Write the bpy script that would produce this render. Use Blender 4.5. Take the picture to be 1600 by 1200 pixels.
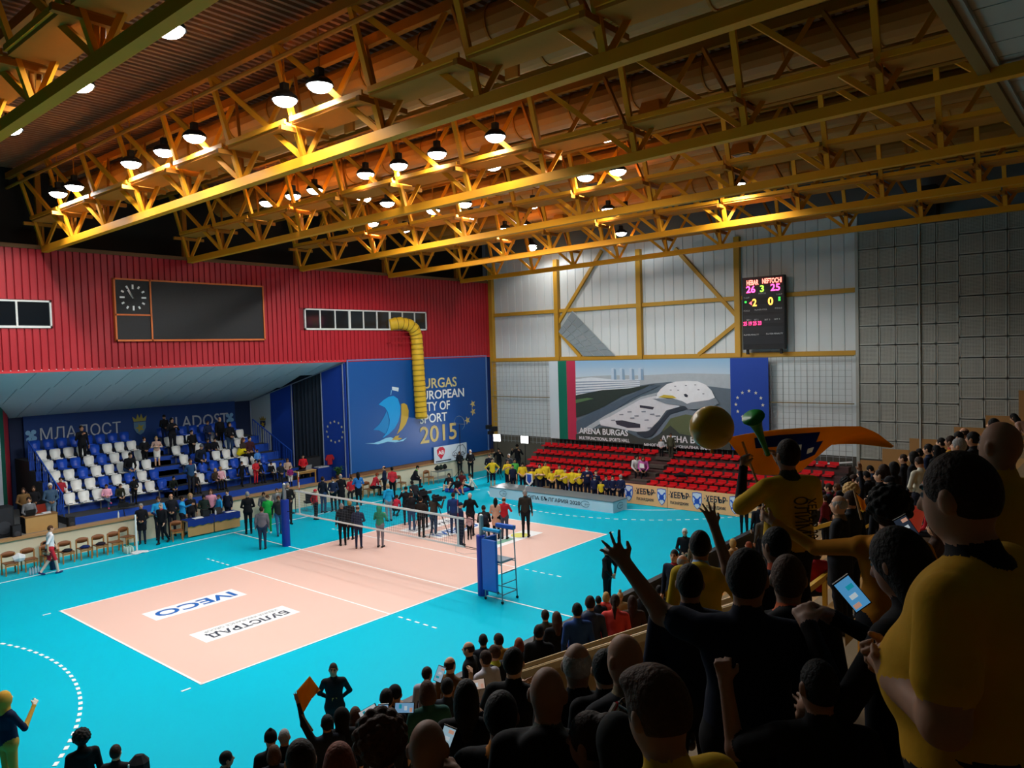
import bpy, bmesh, math, random
import numpy as np
from mathutils import Vector, Matrix
random.seed(7); np.random.seed(7)
S = bpy.context.scene
for o in list(bpy.data.objects): bpy.data.objects.remove(o)
COL = S.collection
R = math.radians

# ------------------------------------------------------------------ camera
CAM = np.array([-17.8, -22.0, 7.825]); YAW, PIT, ROL, FPX = R(40.08), R(-2.413), R(-1.632), 1183.0
_f = np.array([math.cos(YAW)*math.cos(PIT), math.sin(YAW)*math.cos(PIT), math.sin(PIT)])
_r = np.array([math.sin(YAW), -math.cos(YAW), 0.0]); _u = np.cross(_r, _f)
CR = math.cos(ROL)*_r + math.sin(ROL)*_u; CU = -math.sin(ROL)*_r + math.cos(ROL)*_u; CF = _f
cd = bpy.data.cameras.new('camera'); co = bpy.data.objects.new('camera', cd); COL.objects.link(co)
cd.sensor_width = 36; cd.lens = FPX/1600*36; cd.clip_start = 0.05; cd.clip_end = 300
co.matrix_world = Matrix(((CR[0], CU[0], -CF[0], CAM[0]), (CR[1], CU[1], -CF[1], CAM[1]), (CR[2], CU[2], -CF[2], CAM[2]), (0, 0, 0, 1)))
S.camera = co
# ------------------------------------------------------------------ world, exposure
w = bpy.data.worlds.new('hall_air'); S.world = w; w.use_nodes = True
w.node_tree.nodes['Background'].inputs[0].default_value = (0.8, 0.9, 1.0, 1); w.node_tree.nodes['Background'].inputs[1].default_value = 0.012
S.view_settings.view_transform = 'Standard'; S.view_settings.look = 'None'
S.view_settings.exposure = 0; S.view_settings.gamma = 1; S.view_settings.use_curve_mapping = False
LAMP_W = 880.0
LAMP_CONE, LAMP_BLEND = 160, 0.3

def ray(x, y): return CF*FPX + CR*(x-800) - CU*(y-600)
def on(x, y, ax, val):
    d = ray(x, y); return CAM + (val-CAM[ax])/d[ax]*d

# ------------------------------------------------------------------ materials
_M = {}
def lin(h):
    h = h.lstrip('#'); c = [int(h[i:i+2], 16)/255 for i in (0, 2, 4)]
    return tuple(((v/12.92) if v <= .04045 else ((v+.055)/1.055)**2.4) for v in c) + (1,)
def mat(hexc, rough=.6, metal=0., noise=0., scale=6., bump=0., emis=0., trans=0., spec=.3):
    key = (hexc, rough, metal, noise, scale, bump, emis, trans, spec)
    if key in _M: return _M[key]
    m = bpy.data.materials.new('mat_%d' % len(_M)); m.use_nodes = True
    nt = m.node_tree; b = nt.nodes['Principled BSDF']; c = lin(hexc)
    b.inputs['Base Color'].default_value = c; b.inputs['Roughness'].default_value = rough; b.inputs['Metallic'].default_value = metal
    b.inputs['Specular IOR Level'].default_value = spec
    if trans: b.inputs['Transmission Weight'].default_value = trans
    if emis:
        b.inputs['Emission Color'].default_value = c; b.inputs['Emission Strength'].default_value = emis
    if noise or bump:
        tc = nt.nodes.new('ShaderNodeTexCoord'); n = nt.nodes.new('ShaderNodeTexNoise'); n.inputs['Scale'].default_value = scale; n.inputs['Detail'].default_value = 4
        nt.links.new(tc.outputs['Object'], n.inputs['Vector'])
        if noise:
            mr = nt.nodes.new('ShaderNodeMapRange'); mr.inputs[3].default_value = 1-noise; mr.inputs[4].default_value = 1+noise
            mx = nt.nodes.new('ShaderNodeMix'); mx.data_type = 'RGBA'; mx.blend_type = 'MULTIPLY'; mx.inputs[0].default_value = 1
            nt.links.new(n.outputs['Fac'], mr.inputs[0]); mx.inputs[6].default_value = c; nt.links.new(mr.outputs[0], mx.inputs[7]); nt.links.new(mx.outputs[2], b.inputs['Base Color'])
        if bump:
            bp = nt.nodes.new('ShaderNodeBump'); bp.inputs['Strength'].default_value = bump; bp.inputs['Distance'].default_value = .02
            nt.links.new(n.outputs['Fac'], bp.inputs['Height']); nt.links.new(bp.outputs[0], b.inputs['Normal'])
    _M[key] = m; return m
def flagcloth(h):
    m = mat(h, .8, 0, .1, 5., spec=.1001)
    if not m.get('thin'):
        m['thin'] = 1; nt = m.node_tree; b = nt.nodes['Principled BSDF']; t = nt.nodes.new('ShaderNodeBsdfTranslucent'); t.inputs[0].default_value = lin(h); x = nt.nodes.new('ShaderNodeMixShader'); x.inputs[0].default_value = .55
        o = [n for n in nt.nodes if n.type == 'OUTPUT_MATERIAL'][0]; nt.links.new(b.outputs[0], x.inputs[1]); nt.links.new(t.outputs[0], x.inputs[2]); nt.links.new(x.outputs[0], o.inputs[0])
    return m
def cloth(h): return mat(h, .85, 0, .12, 9., .25, spec=.15)

# ------------------------------------------------------------------ mesh builder
class MB:
    def __init__(s): s.v = []; s.f = []; s.m = []
    def add(s, vs, fs, mi=0):
        n = len(s.v); s.v += [tuple(map(float, p)) for p in vs]; s.f += [tuple(i+n for i in f) for f in fs]; s.m += [mi]*len(fs); return s
    def box(s, x0, x1, y0, y1, z0, z1, mi=0):
        return s.add([(x0,y0,z0),(x1,y0,z0),(x1,y1,z0),(x0,y1,z0),(x0,y0,z1),(x1,y0,z1),(x1,y1,z1),(x0,y1,z1)],
            [(0,3,2,1),(4,5,6,7),(0,1,5,4),(1,2,6,5),(2,3,7,6),(3,0,4,7)], mi)
    def cbox(s, x, y, z, a, b, c, mi=0): return s.box(x-a/2, x+a/2, y-b/2, y+b/2, z-c/2, z+c/2, mi)
    def _fr(s, a, b, up=(0,0,1)):
        a, b = np.array(a, float), np.array(b, float); d = b-a; d = d/np.linalg.norm(d); up = np.array(up, float)
        if abs(d@up) > .97: up = np.array([1., 0, 0])
        x = np.cross(d, up); x /= np.linalg.norm(x); y = np.cross(x, d); return a, b, x, y
    def bar(s, a, b, w, h, mi=0, up=(0,0,1)):
        a, b, x, y = s._fr(a, b, up); vs = []
        for p in (a, b):
            for i, j in ((-1,-1),(1,-1),(1,1),(-1,1)): vs.append(p+x*i*w/2+y*j*h/2)
        return s.add(vs, [(3,2,1,0),(4,5,6,7),(0,1,5,4),(1,2,6,5),(2,3,7,6),(3,0,4,7)], mi)
    def tube(s, a, b, r0, r1=None, n=8, mi=0, cap=True):
        r1 = r0 if r1 is None else r1; a, b, x, y = s._fr(a, b); vs = []
        for p, r in ((a, r0), (b, r1)):
            for k in range(n):
                t = 2*math.pi*k/n; vs.append(p+(x*math.cos(t)+y*math.sin(t))*r)
        fs = [(k, (k+1) % n, n+(k+1) % n, n+k) for k in range(n)]
        if cap: fs += [tuple(range(n-1, -1, -1)), tuple(range(n, 2*n))]
        return s.add(vs, fs, mi)
    def path(s, pts, r, n=8, mi=0, cap=True):
        pts = [np.array(p, float) for p in pts]; rs = r if hasattr(r, '__len__') else [r]*len(pts); vs = []; x = None
        for i, p in enumerate(pts):
            d = pts[min(i+1, len(pts)-1)]-pts[max(i-1, 0)]; d /= np.linalg.norm(d)
            if x is None:
                up = np.array([0,0,1.]) if abs(d[2]) < .9 else np.array([1.,0,0]); x = np.cross(d, up)
            x = x-d*(x@d); x /= np.linalg.norm(x); y = np.cross(d, x)
            for k in range(n):
                t = 2*math.pi*k/n; vs.append(p+(x*math.cos(t)+y*math.sin(t))*rs[i])
        fs = [(i*n+k, i*n+(k+1) % n, (i+1)*n+(k+1) % n, (i+1)*n+k) for i in range(len(pts)-1) for k in range(n)]
        if cap: fs += [tuple(range(n-1, -1, -1)), tuple(range((len(pts)-1)*n, len(pts)*n))]
        return s.add(vs, fs, mi)
    def lathe(s, prof, n=12, o=(0,0,0), mi=0):
        vs = []; m = len(prof)
        for r, z in prof:
            for k in range(n):
                t = 2*math.pi*k/n; vs.append((o[0]+r*math.cos(t), o[1]+r*math.sin(t), o[2]+z))
        fs = [(i*n+k, i*n+(k+1) % n, (i+1)*n+(k+1) % n, (i+1)*n+k) for i in range(m-1) for k in range(n)]
        fs += [tuple(range(n-1, -1, -1)), tuple(range((m-1)*n, m*n))]
        return s.add(vs, fs, mi)
    def poly(s, pts, mi=0): return s.add(pts, [tuple(range(len(pts)))], mi)
    def prism(s, pts, d, mi=0):
        d = np.array(d, float); n = len(pts); vs = [np.array(p, float) for p in pts]; vs = vs+[p+d for p in vs]
        return s.add(vs, [tuple(range(n-1, -1, -1)), tuple(range(n, 2*n))]+[(i, (i+1) % n, n+(i+1) % n, n+i) for i in range(n)], mi)
    def mesh(s, name, mats, smooth=False):
        me = bpy.data.meshes.new(name); me.from_pydata(s.v, [], s.f)
        if not isinstance(mats, (list, tuple)): mats = [mats]
        for m in mats: me.materials.append(m)
        me.polygons.foreach_set('material_index', s.m)
        bm = bmesh.new(); bm.from_mesh(me); bmesh.ops.recalc_face_normals(bm, faces=bm.faces); bm.to_mesh(me); bm.free()
        if smooth: me.shade_smooth()
        return me
    def build(s, name, mats, parent=None, loc=None, rot=None, smooth=False, **tags):
        return link(name, s.mesh(name, mats, smooth), parent, loc, rot, **tags)
def link(name, me, parent=None, loc=None, rot=None, label=None, cat=None, group=None, kind=None):
    o = bpy.data.objects.new(name, me); COL.objects.link(o)
    if parent is not None: o.parent = parent
    if loc is not None: o.location = [float(v) for v in loc]
    if rot is not None: o.rotation_euler = rot
    return tag(o, label, cat, group, kind)
def tag(o, label=None, cat=None, group=None, kind=None):
    if label: o['label'] = label
    if cat: o['category'] = cat
    if group: o['group'] = group
    if kind: o['kind'] = kind
    return o
def thing(name, label, cat, loc=(0,0,0), rz=0, group=None): return link(name, None, None, loc, (0,0,rz), label, cat, group)
def struct(name, mb, m, parent=None, **k): return mb.build(name, m, parent, kind=None if parent else 'structure', **k)
def dup(root, loc, rot=None, label=None, group=None):
    r = root.copy(); COL.objects.link(r); r.location = [float(v) for v in loc]
    if rot is not None: r.rotation_euler = rot
    if label: r['label'] = label
    if group: r['group'] = group
    for c in root.children:
        d = c.copy(); COL.objects.link(d); d.parent = r
        for g in c.children:
            e = g.copy(); COL.objects.link(e); e.parent = d
    return r
ORD = ['first','second','third','fourth','fifth','sixth','seventh','eighth','ninth','tenth','eleventh','twelfth','thirteenth','fourteenth','fifteenth','sixteenth','seventeenth','eighteenth','nineteenth','twentieth','twenty-first','twenty-second','twenty-third','twenty-fourth','twenty-fifth','twenty-sixth','twenty-seventh','twenty-eighth','twenty-ninth','thirtieth']

def text_mesh(s, size=1., depth=.004, bold=0., align='CENTER', spacing=1.):
    c = bpy.data.curves.new('t', 'FONT'); c.body = s; c.size = size; c.align_x = align; c.align_y = 'CENTER'; c.extrude = depth; c.offset = bold; c.space_character = spacing; c.resolution_u = 3
    o = bpy.data.objects.new('t', c); COL.objects.link(o)
    me = bpy.data.meshes.new_from_object(o.evaluated_get(bpy.context.evaluated_depsgraph_get())); bpy.data.objects.remove(o); bpy.data.curves.remove(c)
    return me
def text(s, m, size, M4, parent=None, name='lettering', width=None, height=None, **k):
    """flat raised lettering; M4 places its local XY plane; width/height rescale it"""
    me = text_mesh(s, size, **k); me.materials.clear(); me.materials.append(m)
    co_ = np.zeros(len(me.vertices)*3); me.vertices.foreach_get('co', co_); co_ = co_.reshape(-1, 3)
    if width: co_[:, 0] = (co_[:, 0]-(co_[:, 0].min()+co_[:, 0].max())/2)*width/np.ptp(co_[:, 0])
    if height: co_[:, 1] = (co_[:, 1]-(co_[:, 1].min()+co_[:, 1].max())/2)*height/np.ptp(co_[:, 1])
    me.vertices.foreach_set('co', co_.ravel())
    me.name = name; o = link(name, me, parent); o.matrix_local = M4; return o
def frame(o, x, y):
    """matrix with origin o, local x and y axes given (z = x cross y)"""
    x = Vector(x).normalized(); y = Vector(y).normalized(); z = x.cross(y)
    return Matrix(((x[0], y[0], z[0], o[0]), (x[1], y[1], z[1], o[1]), (x[2], y[2], z[2], o[2]), (0, 0, 0, 1)))
def star(cx, cy, r, rot=0.):
    return [(cx+math.cos(math.pi/2+rot+k*math.pi/5)*(r if k % 2 == 0 else r*.4), cy+math.sin(math.pi/2+rot+k*math.pi/5)*(r if k % 2 == 0 else r*.4)) for k in range(10)]

YEL = mat('#c99a1c', .5, 0, .06, 3.); YELD = mat('#bb7c30', .75, 0, .06, 3., spec=.1); BLK = mat('#101114', .6); WHT = mat('#e9ecec', .6)
PEACH = mat('#e3beb2', .55, 0, .02, .8); TEAL = mat('#00b2cf', .5, 0, .03, .5, spec=.06)
NAVY = mat('#10265f', .6); WOOD = mat('#a9855a', .5, 0, .1, 4.); BROWN = mat('#7a553b', .5, 0, .1, 5.); CREAM = mat('#d8cdb2', .65, 0, .03, 2.)
STEEL = mat('#9aa0a4', .35, .8); GRAY = mat('#8b9297', .6); BLUE = mat('#1645a8', .45)
# ------------------------------------------------------------------ floor and court markings
floor = struct('floor', MB().box(-30, 20.6, -12, 12, -.12, 0), TEAL)
MB().box(-9, 9, -4.5, 4.5, .001, .006).build('court_surface', PEACH, floor)
LINE = mat('#f2f5f5', .5)
def line_bar(x0, y0, x1, y1, wd=.06, name='court_line', z=.011):
    return MB().bar((x0, y0, z-.004), (x1, y1, z-.004), wd, .008).build(name, LINE, floor)
for s in (-1, 1):
    line_bar(-9.02, s*4.48, 9.02, s*4.48); line_bar(s*8.98, -4.48, s*8.98, 4.48); line_bar(s*3, -4.48, s*3, 4.48)
line_bar(0, -11.5, 0, 9.74, z=.009)
line_bar(-14, 9.76, 14.2, 9.72, z=.008); line_bar(14.2, 9.72, 18.5, 10.2, z=.008)
for sx in (-1, 1):
    for sy in (-1, 1):
        d = MB()
        for k in range(5): d.bar((sx*3, sy*(4.85+k*.36), .007), (sx*3, sy*(5.03+k*.36), .007), .06, .008)
        d.build('dashed_line', LINE, floor)
        line_bar(sx*9.25, sy*4.48, sx*9.48, sy*4.48)
def dash_arc(cx, cy, r, a0, a1, dl=.24, name='dashed_line', solid=False):
    d = MB(); n = int(abs(a1-a0)*r/(dl*2)) if not solid else 30
    for k in range(n):
        t0 = a0+(a1-a0)*k/n; t1 = a0+(a1-a0)*(k+(1 if solid else .5))/n
        d.bar((cx+r*math.cos(t0), cy+r*math.sin(t0), .006), (cx+r*math.cos(t1), cy+r*math.sin(t1), .006), .085 if not solid else .06, .008)
    d.build(name, LINE, floor)
dash_arc(-19.85, 0, 9.2, R(-48), R(60), .155)
dash_arc(20.3, 0, 9.25, R(135), R(250), .2)
dash_arc(20.3, 0, 7.1, R(180), R(258), name='goal_area_line', solid=True)
dash_arc(19.5, 9.9, 6.2, R(178), R(205), name='goal_area_line', solid=True)
# printed stickers on the court
STK = mat('#eef0f2', .5); IVB = mat('#1d63b8', .5); INK = mat('#333c4c', .6)
def sticker(x0, x1, y0, y1):
    return MB().box(x0, x1, y0, y1, .006, .010).build('floor_sticker', STK, floor)
def flipM(x, y): return frame((x, y, .0125), (-1, 0, 0), (0, -1, 0))
s = sticker(-7.56, -4.53, .96, 1.96); text('IVECO', IVB, .9, flipM(-6.04, 1.46), s, width=2.6, height=.62, depth=.001, bold=.02)
s = sticker(-7.55, -4.5, -2.02, -1.03); text('БУЛСТРАД', INK, .5, flipM(-6.0, -1.62), s, width=2.55, height=.46, depth=.001, bold=.012)
text('VIENNA INSURANCE GROUP', GRAY, .2, flipM(-6.0, -1.24), s, width=2.4, height=.15, depth=.001)
def upM(x, y): return frame((x, y, .0125), (1, 0, 0), (0, 1, 0))
s = sticker(4.5, 7.5, 2.6, 3.6); text('БУЛСТРАД', INK, .5, upM(6, 3.0), s, width=2.5, height=.45, depth=.001, bold=.012)
s = sticker(4.5, 7.5, 1.0, 2.0); text('IVECO', IVB, .9, upM(6, 1.5), s, width=2.6, height=.62, depth=.001, bold=.02)
s = sticker(4.6, 7.7, -2.05, -1.05)
MB().lathe([(.01, 0), (.4, 0), (.4, .002), (.01, .002)], 20, (6.8, -1.5, .010)).build('printed_mark', mat('#d8d54a', .5), s)
MB().box(5.1, 6.2, -1.75, -1.4, .010, .012).build('printed_mark', mat('#7cb59a', .5), s)

# ------------------------------------------------------------------ far side: low wall, platform, red cladding
WV = 11.9
wl = struct('wall_far_base', MB().box(-24, 20.4, WV, WV+.15, 0, 1.03), CREAM)
struct('trim_1', MB().box(-24, 20.4, WV-.08, WV+.4, 1.03, 1.1), WOOD)
struct('trim_2', MB().box(8.3, 20.4, WV+.05, WV+.3, 1.1, 1.32), BROWN)
struct('floor_platform', MB().box(-24, 8.35, WV+.3, 22, .9, 1.05), mat('#6d6f70', .7, 0, .08, 2.))
REDP = mat('#a3202b', .42, 0, .05, 1.5); REDF = mat('#7d1a22', .6)
wr = struct('wall_far', MB().box(-24, 20.4, WV+.06, WV+.3, 7.62, 12.5), REDF)
PW = .27
pk = {}
def plank_mesh(z0, z1):
    k = (round(z0, 2), round(z1, 2))
    if k not in pk:
        m = MB(); a = PW/2-.012
        m.prism([(-a, .0, 0), (-a+.02, -.05, 0), (a-.02, -.05, 0), (a, 0, 0)], (0, 0, z1-z0)); pk[k] = m.mesh('plank', REDP)
    return pk[k]
openings = [(-30, -6.25, 9.3, 10.45), (5.7, 14.5, 9.28, 10.45)]
x = -9.8
while x < 20.3:
    segs = [(7.62, 12.48)]
    for a, b, z0, z1 in openings:
        if a-.13 < x < b+.13: segs = [(7.62, z0), (z1, 12.48)]
    for z0, z1 in segs: link('plank', plank_mesh(z0, z1), wr, (x, WV+.06, z0))
    x += PW
struct('trim_3', MB().box(-24, 20.45, WV-.03, WV+.1, 7.55, 7.64), mat('#c03038', .5))
struct('trim_4', MB().box(-24, 20.45, WV-.02, WV+.2, 12.46, 12.62), mat('#6b4a2a', .6))
DARKGL = mat('#14181d', .08, 0, spec=.6); FRM = mat('#cfd2d0', .5)
def strip_window(name, x0, x1, z0, z1, n):
    f = MB()
    f.box(x0, x1, WV-.06, WV+.05, z1-.07, z1); f.box(x0, x1, WV-.06, WV+.05, z0, z0+.09)
    f.box(x0, x0+.07, WV-.06, WV+.05, z0, z1); f.box(x1-.07, x1, WV-.06, WV+.05, z0, z1)
    o = struct(name, f, FRM); wd = (x1-x0)/n
    for k in range(n):
        link('pane', MB().box(-wd/2+.03, wd/2-.03, 0, .02, z0+.08, z1-.06).mesh('pane', DARKGL), o, (x0+wd*(k+.5), WV+.0, 0))
        if k: MB().box(x0+wd*k-(.07 if k % 3 == 0 else .035), x0+wd*k+(.07 if k % 3 == 0 else .035), WV-.055, WV+.04, z0+.05, z1-.05).build('mullion', FRM, o)
    return o
strip_window('window_1', -9.95, -6.25, 9.32, 10.42, 3)
strip_window('window_2', 5.72, 14.48, 9.3, 10.42, 9)
# low steel balcony rack under the right window
rk = thing('wall_bracket', 'small red steel rack under the strip window beside the yellow hose', 'bracket', (12.1, WV, 8.55))
m = MB()
for z in (0, .35, .62): m.bar((-.8, -.35, z), (.9, -.35, z), .04, .04)
for x in (-.8, 0, .9):
    m.bar((x, -.35, 0), (x, -.35, .62), .04, .04); m.bar((x, -.35, 0), (x, 0, 0), .04, .04)
m.build('rail_frame', mat('#9b1f28', .5), rk)
# old electronic board with clock
ob = thing('wall_scoreboard', 'unlit black scoreboard with an analogue clock in its orange frame on the red wall', 'scoreboard', (0, WV, 0))
ORF = mat('#c9682e', .5)
MB().box(-2.32, 3.25, -.12, .0, 8.82, 11.42).build('display_panel', mat('#14171b', .5, 0, .3, 14.), ob)
MB().box(-3.8, -2.32, -.12, .0, 8.82, 9.9).build('lower_panel', mat('#14171b', .5, 0, .3, 14.), ob)
for a in ((-3.85, 3.3, 11.4, 11.47), (-3.85, 3.3, 8.76, 8.84), (-3.85, -2.3, 9.87, 9.94)):
    MB().box(a[0], a[1], -.16, 0, a[2], a[3]).build('frame_bar', ORF, ob)
for xx in (-3.82, -2.3, 3.27): MB().box(xx-.035, xx+.035, -.16, 0, 8.76, 11.47).build('frame_bar', ORF, ob)
ck = MB().box(-3.78, -2.33, -.12, 0, 9.93, 11.4).build('clock_face', mat('#0f1418', .5), ob)
for h in range(12):
    a = h*math.pi/6; lg = .2 if h % 3 == 0 else .12; c = (-3.05, 10.66)
    p = [(c[0]+math.sin(a)*r, -.13, c[1]+math.cos(a)*r) for r in (.56, .56-lg)]
    MB().bar(p[0], p[1], .075, .02, up=(0, 1, 0)).build('hour_mark', WHT, ck)
for nm, a, r, wd in (('hour_hand', R(-32), .42, .06), ('minute_hand', R(-26), .58, .045)):
    MB().bar((-3.05, -.145, 10.62), (-3.05+math.sin(a)*r, -.145, 10.62+math.cos(a)*r), wd, .015, up=(0, 1, 0)).build(nm, WHT, ck)
# ---- soffit over the far stand (three slanted bands of white panels)
PANELW = mat('#d3dce1', .6, 0, .04, 1.)
sof = struct('trim_5', MB().add([(-24, WV+.1, 7.75), (9, WV+.1, 7.75), (9, 19.3, 5.6), (-24, 19.3, 5.6)], [(0, 1, 2, 3)]), mat('#3c444a', .7))
bands = [(WV+.02, 7.6, 14.15, 6.86), (14.15, 6.98, 16.5, 6.15), (16.5, 6.27, 19.1, 5.38)]
for bi, (y0, z0, y1, z1) in enumerate(bands):
    pm = MB().prism([(-.62, y0, z0), (.62, y0, z0), (.62, y1, z1), (-.62, y1, z1)], (0, .02, .06)).mesh('soffit_panel', PANELW)
    xr = (8.1, 7.6, 7.0)[bi]; xx = -10.
    while xx < xr: link('soffit_panel', pm, sof, (xx, 0, 0)); xx += 1.27
struct('wall_inner_back', MB().box(-24, 8.4, 19.1, 19.3, 1, 7.4), mat('#14254a', .6))
# side walls of the recess
def side_panel(name, p0, p1, zt0, zt1, m, th=.06, parent=None, **k):
    return MB().prism([(p0[0], p0[1], 1.05), (p1[0], p1[1], 1.05), (p1[0], p1[1], zt1), (p0[0], p0[1], zt0)], (th, .0, 0)).build(name, m, parent, **k)
A0, A1 = (8.25, 11.95), (6.68, 19.05)
def at(t): return (A0[0]+(A1[0]-A0[0])*t, A0[1]+(A1[1]-A0[1])*t)
def zt(t): return 7.5-2.15*t
swr = side_panel('wall_side_right', (A0[0]+.1, A0[1]), (A1[0]+.1, A1[1]), 7.7, 6.0, mat('#0f1d44', .6), kind='structure')
BLUEP = mat('#1a3f9e', .5, 0, .04, 2.)
side_panel('blue_panel', at(0), at(.235), zt(0), zt(.235), BLUEP, .05, swr)
cu = MB(); n = 26
for k in range(n):
    for_t = [.235+(.545-.235)*(k+j)/n for j in (0, 1)]
    p, q = at(for_t[0]), at(for_t[1]); o0 = .05*math.sin(k*1.9); o1 = .05*math.sin((k+1)*1.9)
    cu.add([(p[0]+.02-o0, p[1], 1.05), (q[0]+.02-o1, q[1], 1.05), (q[0]+.02-o1, q[1], zt(for_t[1])+.3), (p[0]+.02-o0, p[1], zt(for_t[0])+.3)], [(0, 1, 2, 3)])
tag(cu.build('curtain', mat('#1b2634', .9), swr))
side_panel('blue_panel', at(.545), at(.78), zt(.545), zt(.78), BLUEP, .05, swr)
wp = side_panel('white_panel', at(.78), at(1), zt(.78), zt(1), mat('#a9b7c2', .6, 0, .03, 2.), .05, swr)
m = MB(); m.bar((at(0)[0]-.03, at(0)[1], zt(0)), (at(1)[0]-.03, at(1)[1], zt(1)), .05, .05)
for t in (0.02, .235, .545, 1.0): m.bar((at(t)[0]-.03, at(t)[1], 1.05), (at(t)[0]-.03, at(t)[1], zt(t)), .045, .045)
m.build('panel_edging', mat('#8a94a8', .5), swr)
# EU stars on the side panel
sd = np.array([A1[0]-A0[0], A1[1]-A0[1], 0]); sd /= np.linalg.norm(sd); nrm = np.array([-sd[1], sd[0], 0]); nrm = -nrm if nrm[0] > 0 else nrm
def side_pt(t, z, off=.06): p = at(t); return np.array([p[0], p[1], z])+nrm*off
def ring_of_stars(c, ax, nrm_, r, sr, m, parent, n=12):
    for k in range(n):
        a = 2*math.pi*k/n; cc = np.array(c)+np.array(ax)*math.cos(a)*r+np.array((0, 0, 1))*math.sin(a)*r
        MB().prism([cc+np.array(ax)*p[0]+np.array((0, 0, 1))*p[1] for p in star(0, 0, sr)], np.array(nrm_)*.01).build('printed_star', m, parent)
ring_of_stars(side_pt(.12, 3.65, .0), -sd, nrm*1.0, .58, .08, mat('#cfc9a0', .5), swr)
# city crest on the white panel
def crest(c, ax, nr, s, parent, m1, m2, m3):
    ax, nr = np.array(ax, float), np.array(nr, float); zz = np.array((0, 0, 1.)); c = np.array(c, float)
    P = lambda a, b, o=0: c+ax*a*s+zz*b*s+nr*o
    sh = MB().prism([P(-.5, .3), P(.5, .3), P(.5, -.2), P(.3, -.6), P(0, -.8), P(-.3, -.6), P(-.5, -.2)], nr*.02).build('crest_shield', m1, parent)
    MB().prism([P(p[0], p[1]-.2, .02) for p in star(0, 0, .42, .3)], nr*.01).build('crest_lion', m2, sh)
    MB().prism([P(-.5, .36), P(.5, .36), P(.6, .8), P(.3, .55), P(.15, 1.0), P(0, .6), P(-.15, 1.0), P(-.3, .55), P(-.6, .8)], nr*.02).build('crest_crown', m3, sh)
    return sh
crest(side_pt(.87, 4.05, .0), -sd, nrm, .42, swr, mat('#223055', .5), mat('#c9a82a', .5), mat('#93823a', .5))
# left: tricolour hung beside the stand and blue side wall
B0, B1 = (-8.6, 13.6), (-5.8, 18.95)
def bt(t): return (B0[0]+(B1[0]-B0[0])*t, B0[1]+(B1[1]-B0[1])*t)
swl = MB().prism([(B0[0]-.1, B0[1], 1.05), (B1[0]-.1, B1[1], 1.05), (B1[0]-.1, B1[1], 5.9), (B0[0]-.1, B0[1], 7.6)], (-.06, .03, 0)).build('wall_side_left', mat('#0f1d44', .6), kind='structure')
fl = thing('flag_banner', 'tall white, green and red banner hung left of the blue stand', 'flag')
for nm, a, b, h in (('white_stripe', .47, .625, '#b9c6d2'), ('green_stripe', .625, .75, '#0f5a4a'), ('red_stripe', .75, .89, '#9a2633')):
    p, q = bt(a), bt(b); z = lambda t: 7.65-2.35*t
    MB().prism([(p[0], p[1], 1.3), (q[0], q[1], 1.3), (q[0], q[1], z(b)), (p[0], p[1], z(a))], (-.03, .02, 0)).build(nm, mat(h, .7), fl)
# ---- back banner with lettering
bb = thing('stand_banner', 'dark blue banner lettered МЛАДОСТ and MLADOST along the back of the stand', 'banner', (0, 18.98, 0))
MB().box(-5.3, 5.6, -.03, .08, 2.6, 5.42).build('banner_sheet', mat('#153a78', .6, 0, .15, .5), bb)
LET = mat('#b4bcc8', .6)
xm = lambda x, z: frame((x, -.05, z), (1, 0, 0), (0, 0, 1))
text('МЛАДОСТ', LET, 1, xm(-2.75, 4.45), bb, width=3.75, height=.72, depth=.012, bold=.0)
text('MLADOST', LET, 1, xm(3.25, 4.45), bb, width=3.75, height=.68, depth=.012)
for cx in (-5.0, 5.25):
    o = MB()
    for dx, dz in ((-.14, .2), (.1, .22), (0, .05), (-.12, -.12), (.12, -.08), (0, -.25)):
        o.lathe([(.11, -.01), (.12, 0), (.11, .01)], 8)
        o.v[-24:] = [(cx+dx+p[0], -.05+p[2], 4.42+dz+p[1]) for p in o.v[-24:]]
    o.build('flower_mark', mat('#7fb0d8', .6), bb)
crest((.1, -.04, 4.5), (1, 0, 0), (0, -1, 0), .62, bb, mat('#5b7f9a', .5), mat('#9a8f40', .5), mat('#9a8f40', .5))
# ---- big mural
mu = thing('wall_mural', 'huge blue printed mural of a sailing ship with BURGAS EUROPEAN CITY OF SPORT 2015', 'mural', (0, WV+.02, 0))
def grad(h1, h2, name, ax=0, a=0., b=1.):
    m = bpy.data.materials.new(name); m.use_nodes = True; nt = m.node_tree; bs = nt.nodes['Principled BSDF']; bs.inputs['Roughness'].default_value = .45
    tc = nt.nodes.new('ShaderNodeTexCoord'); sp = nt.nodes.new('ShaderNodeSeparateXYZ'); mr = nt.nodes.new('ShaderNodeMapRange'); mx = nt.nodes.new('ShaderNodeMix'); mx.data_type = 'RGBA'
    mr.inputs[1].default_value = a; mr.inputs[2].default_value = b; mx.inputs[6].default_value = lin(h1); mx.inputs[7].default_value = lin(h2)
    nt.links.new(tc.outputs['Object'], sp.inputs[0]); nt.links.new(sp.outputs[ax], mr.inputs[0]); nt.links.new(mr.outputs[0], mx.inputs[0]); nt.links.new(mx.outputs[2], bs.inputs['Base Color']); return m
MB().box(8.45, 19.75, -.02, .1, 1.32, 7.62).build('mural_sheet', grad('#08529c', '#074690', 'mural_print', 0, 8.5, 19.5), mu)
m = MB(); m.box(8.3, 20.4, .12, .3, 1.2, 7.62)
struct('wall_far_mid', MB().box(8.3, 20.45, WV+.12, WV+.4, 1.1, 7.62), mat('#12306f', .6))
m = MB()
for xx in (8.38, 19.85): m.box(xx-.035, xx+.035, -.06, .02, 1.3, 7.66)
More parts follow.
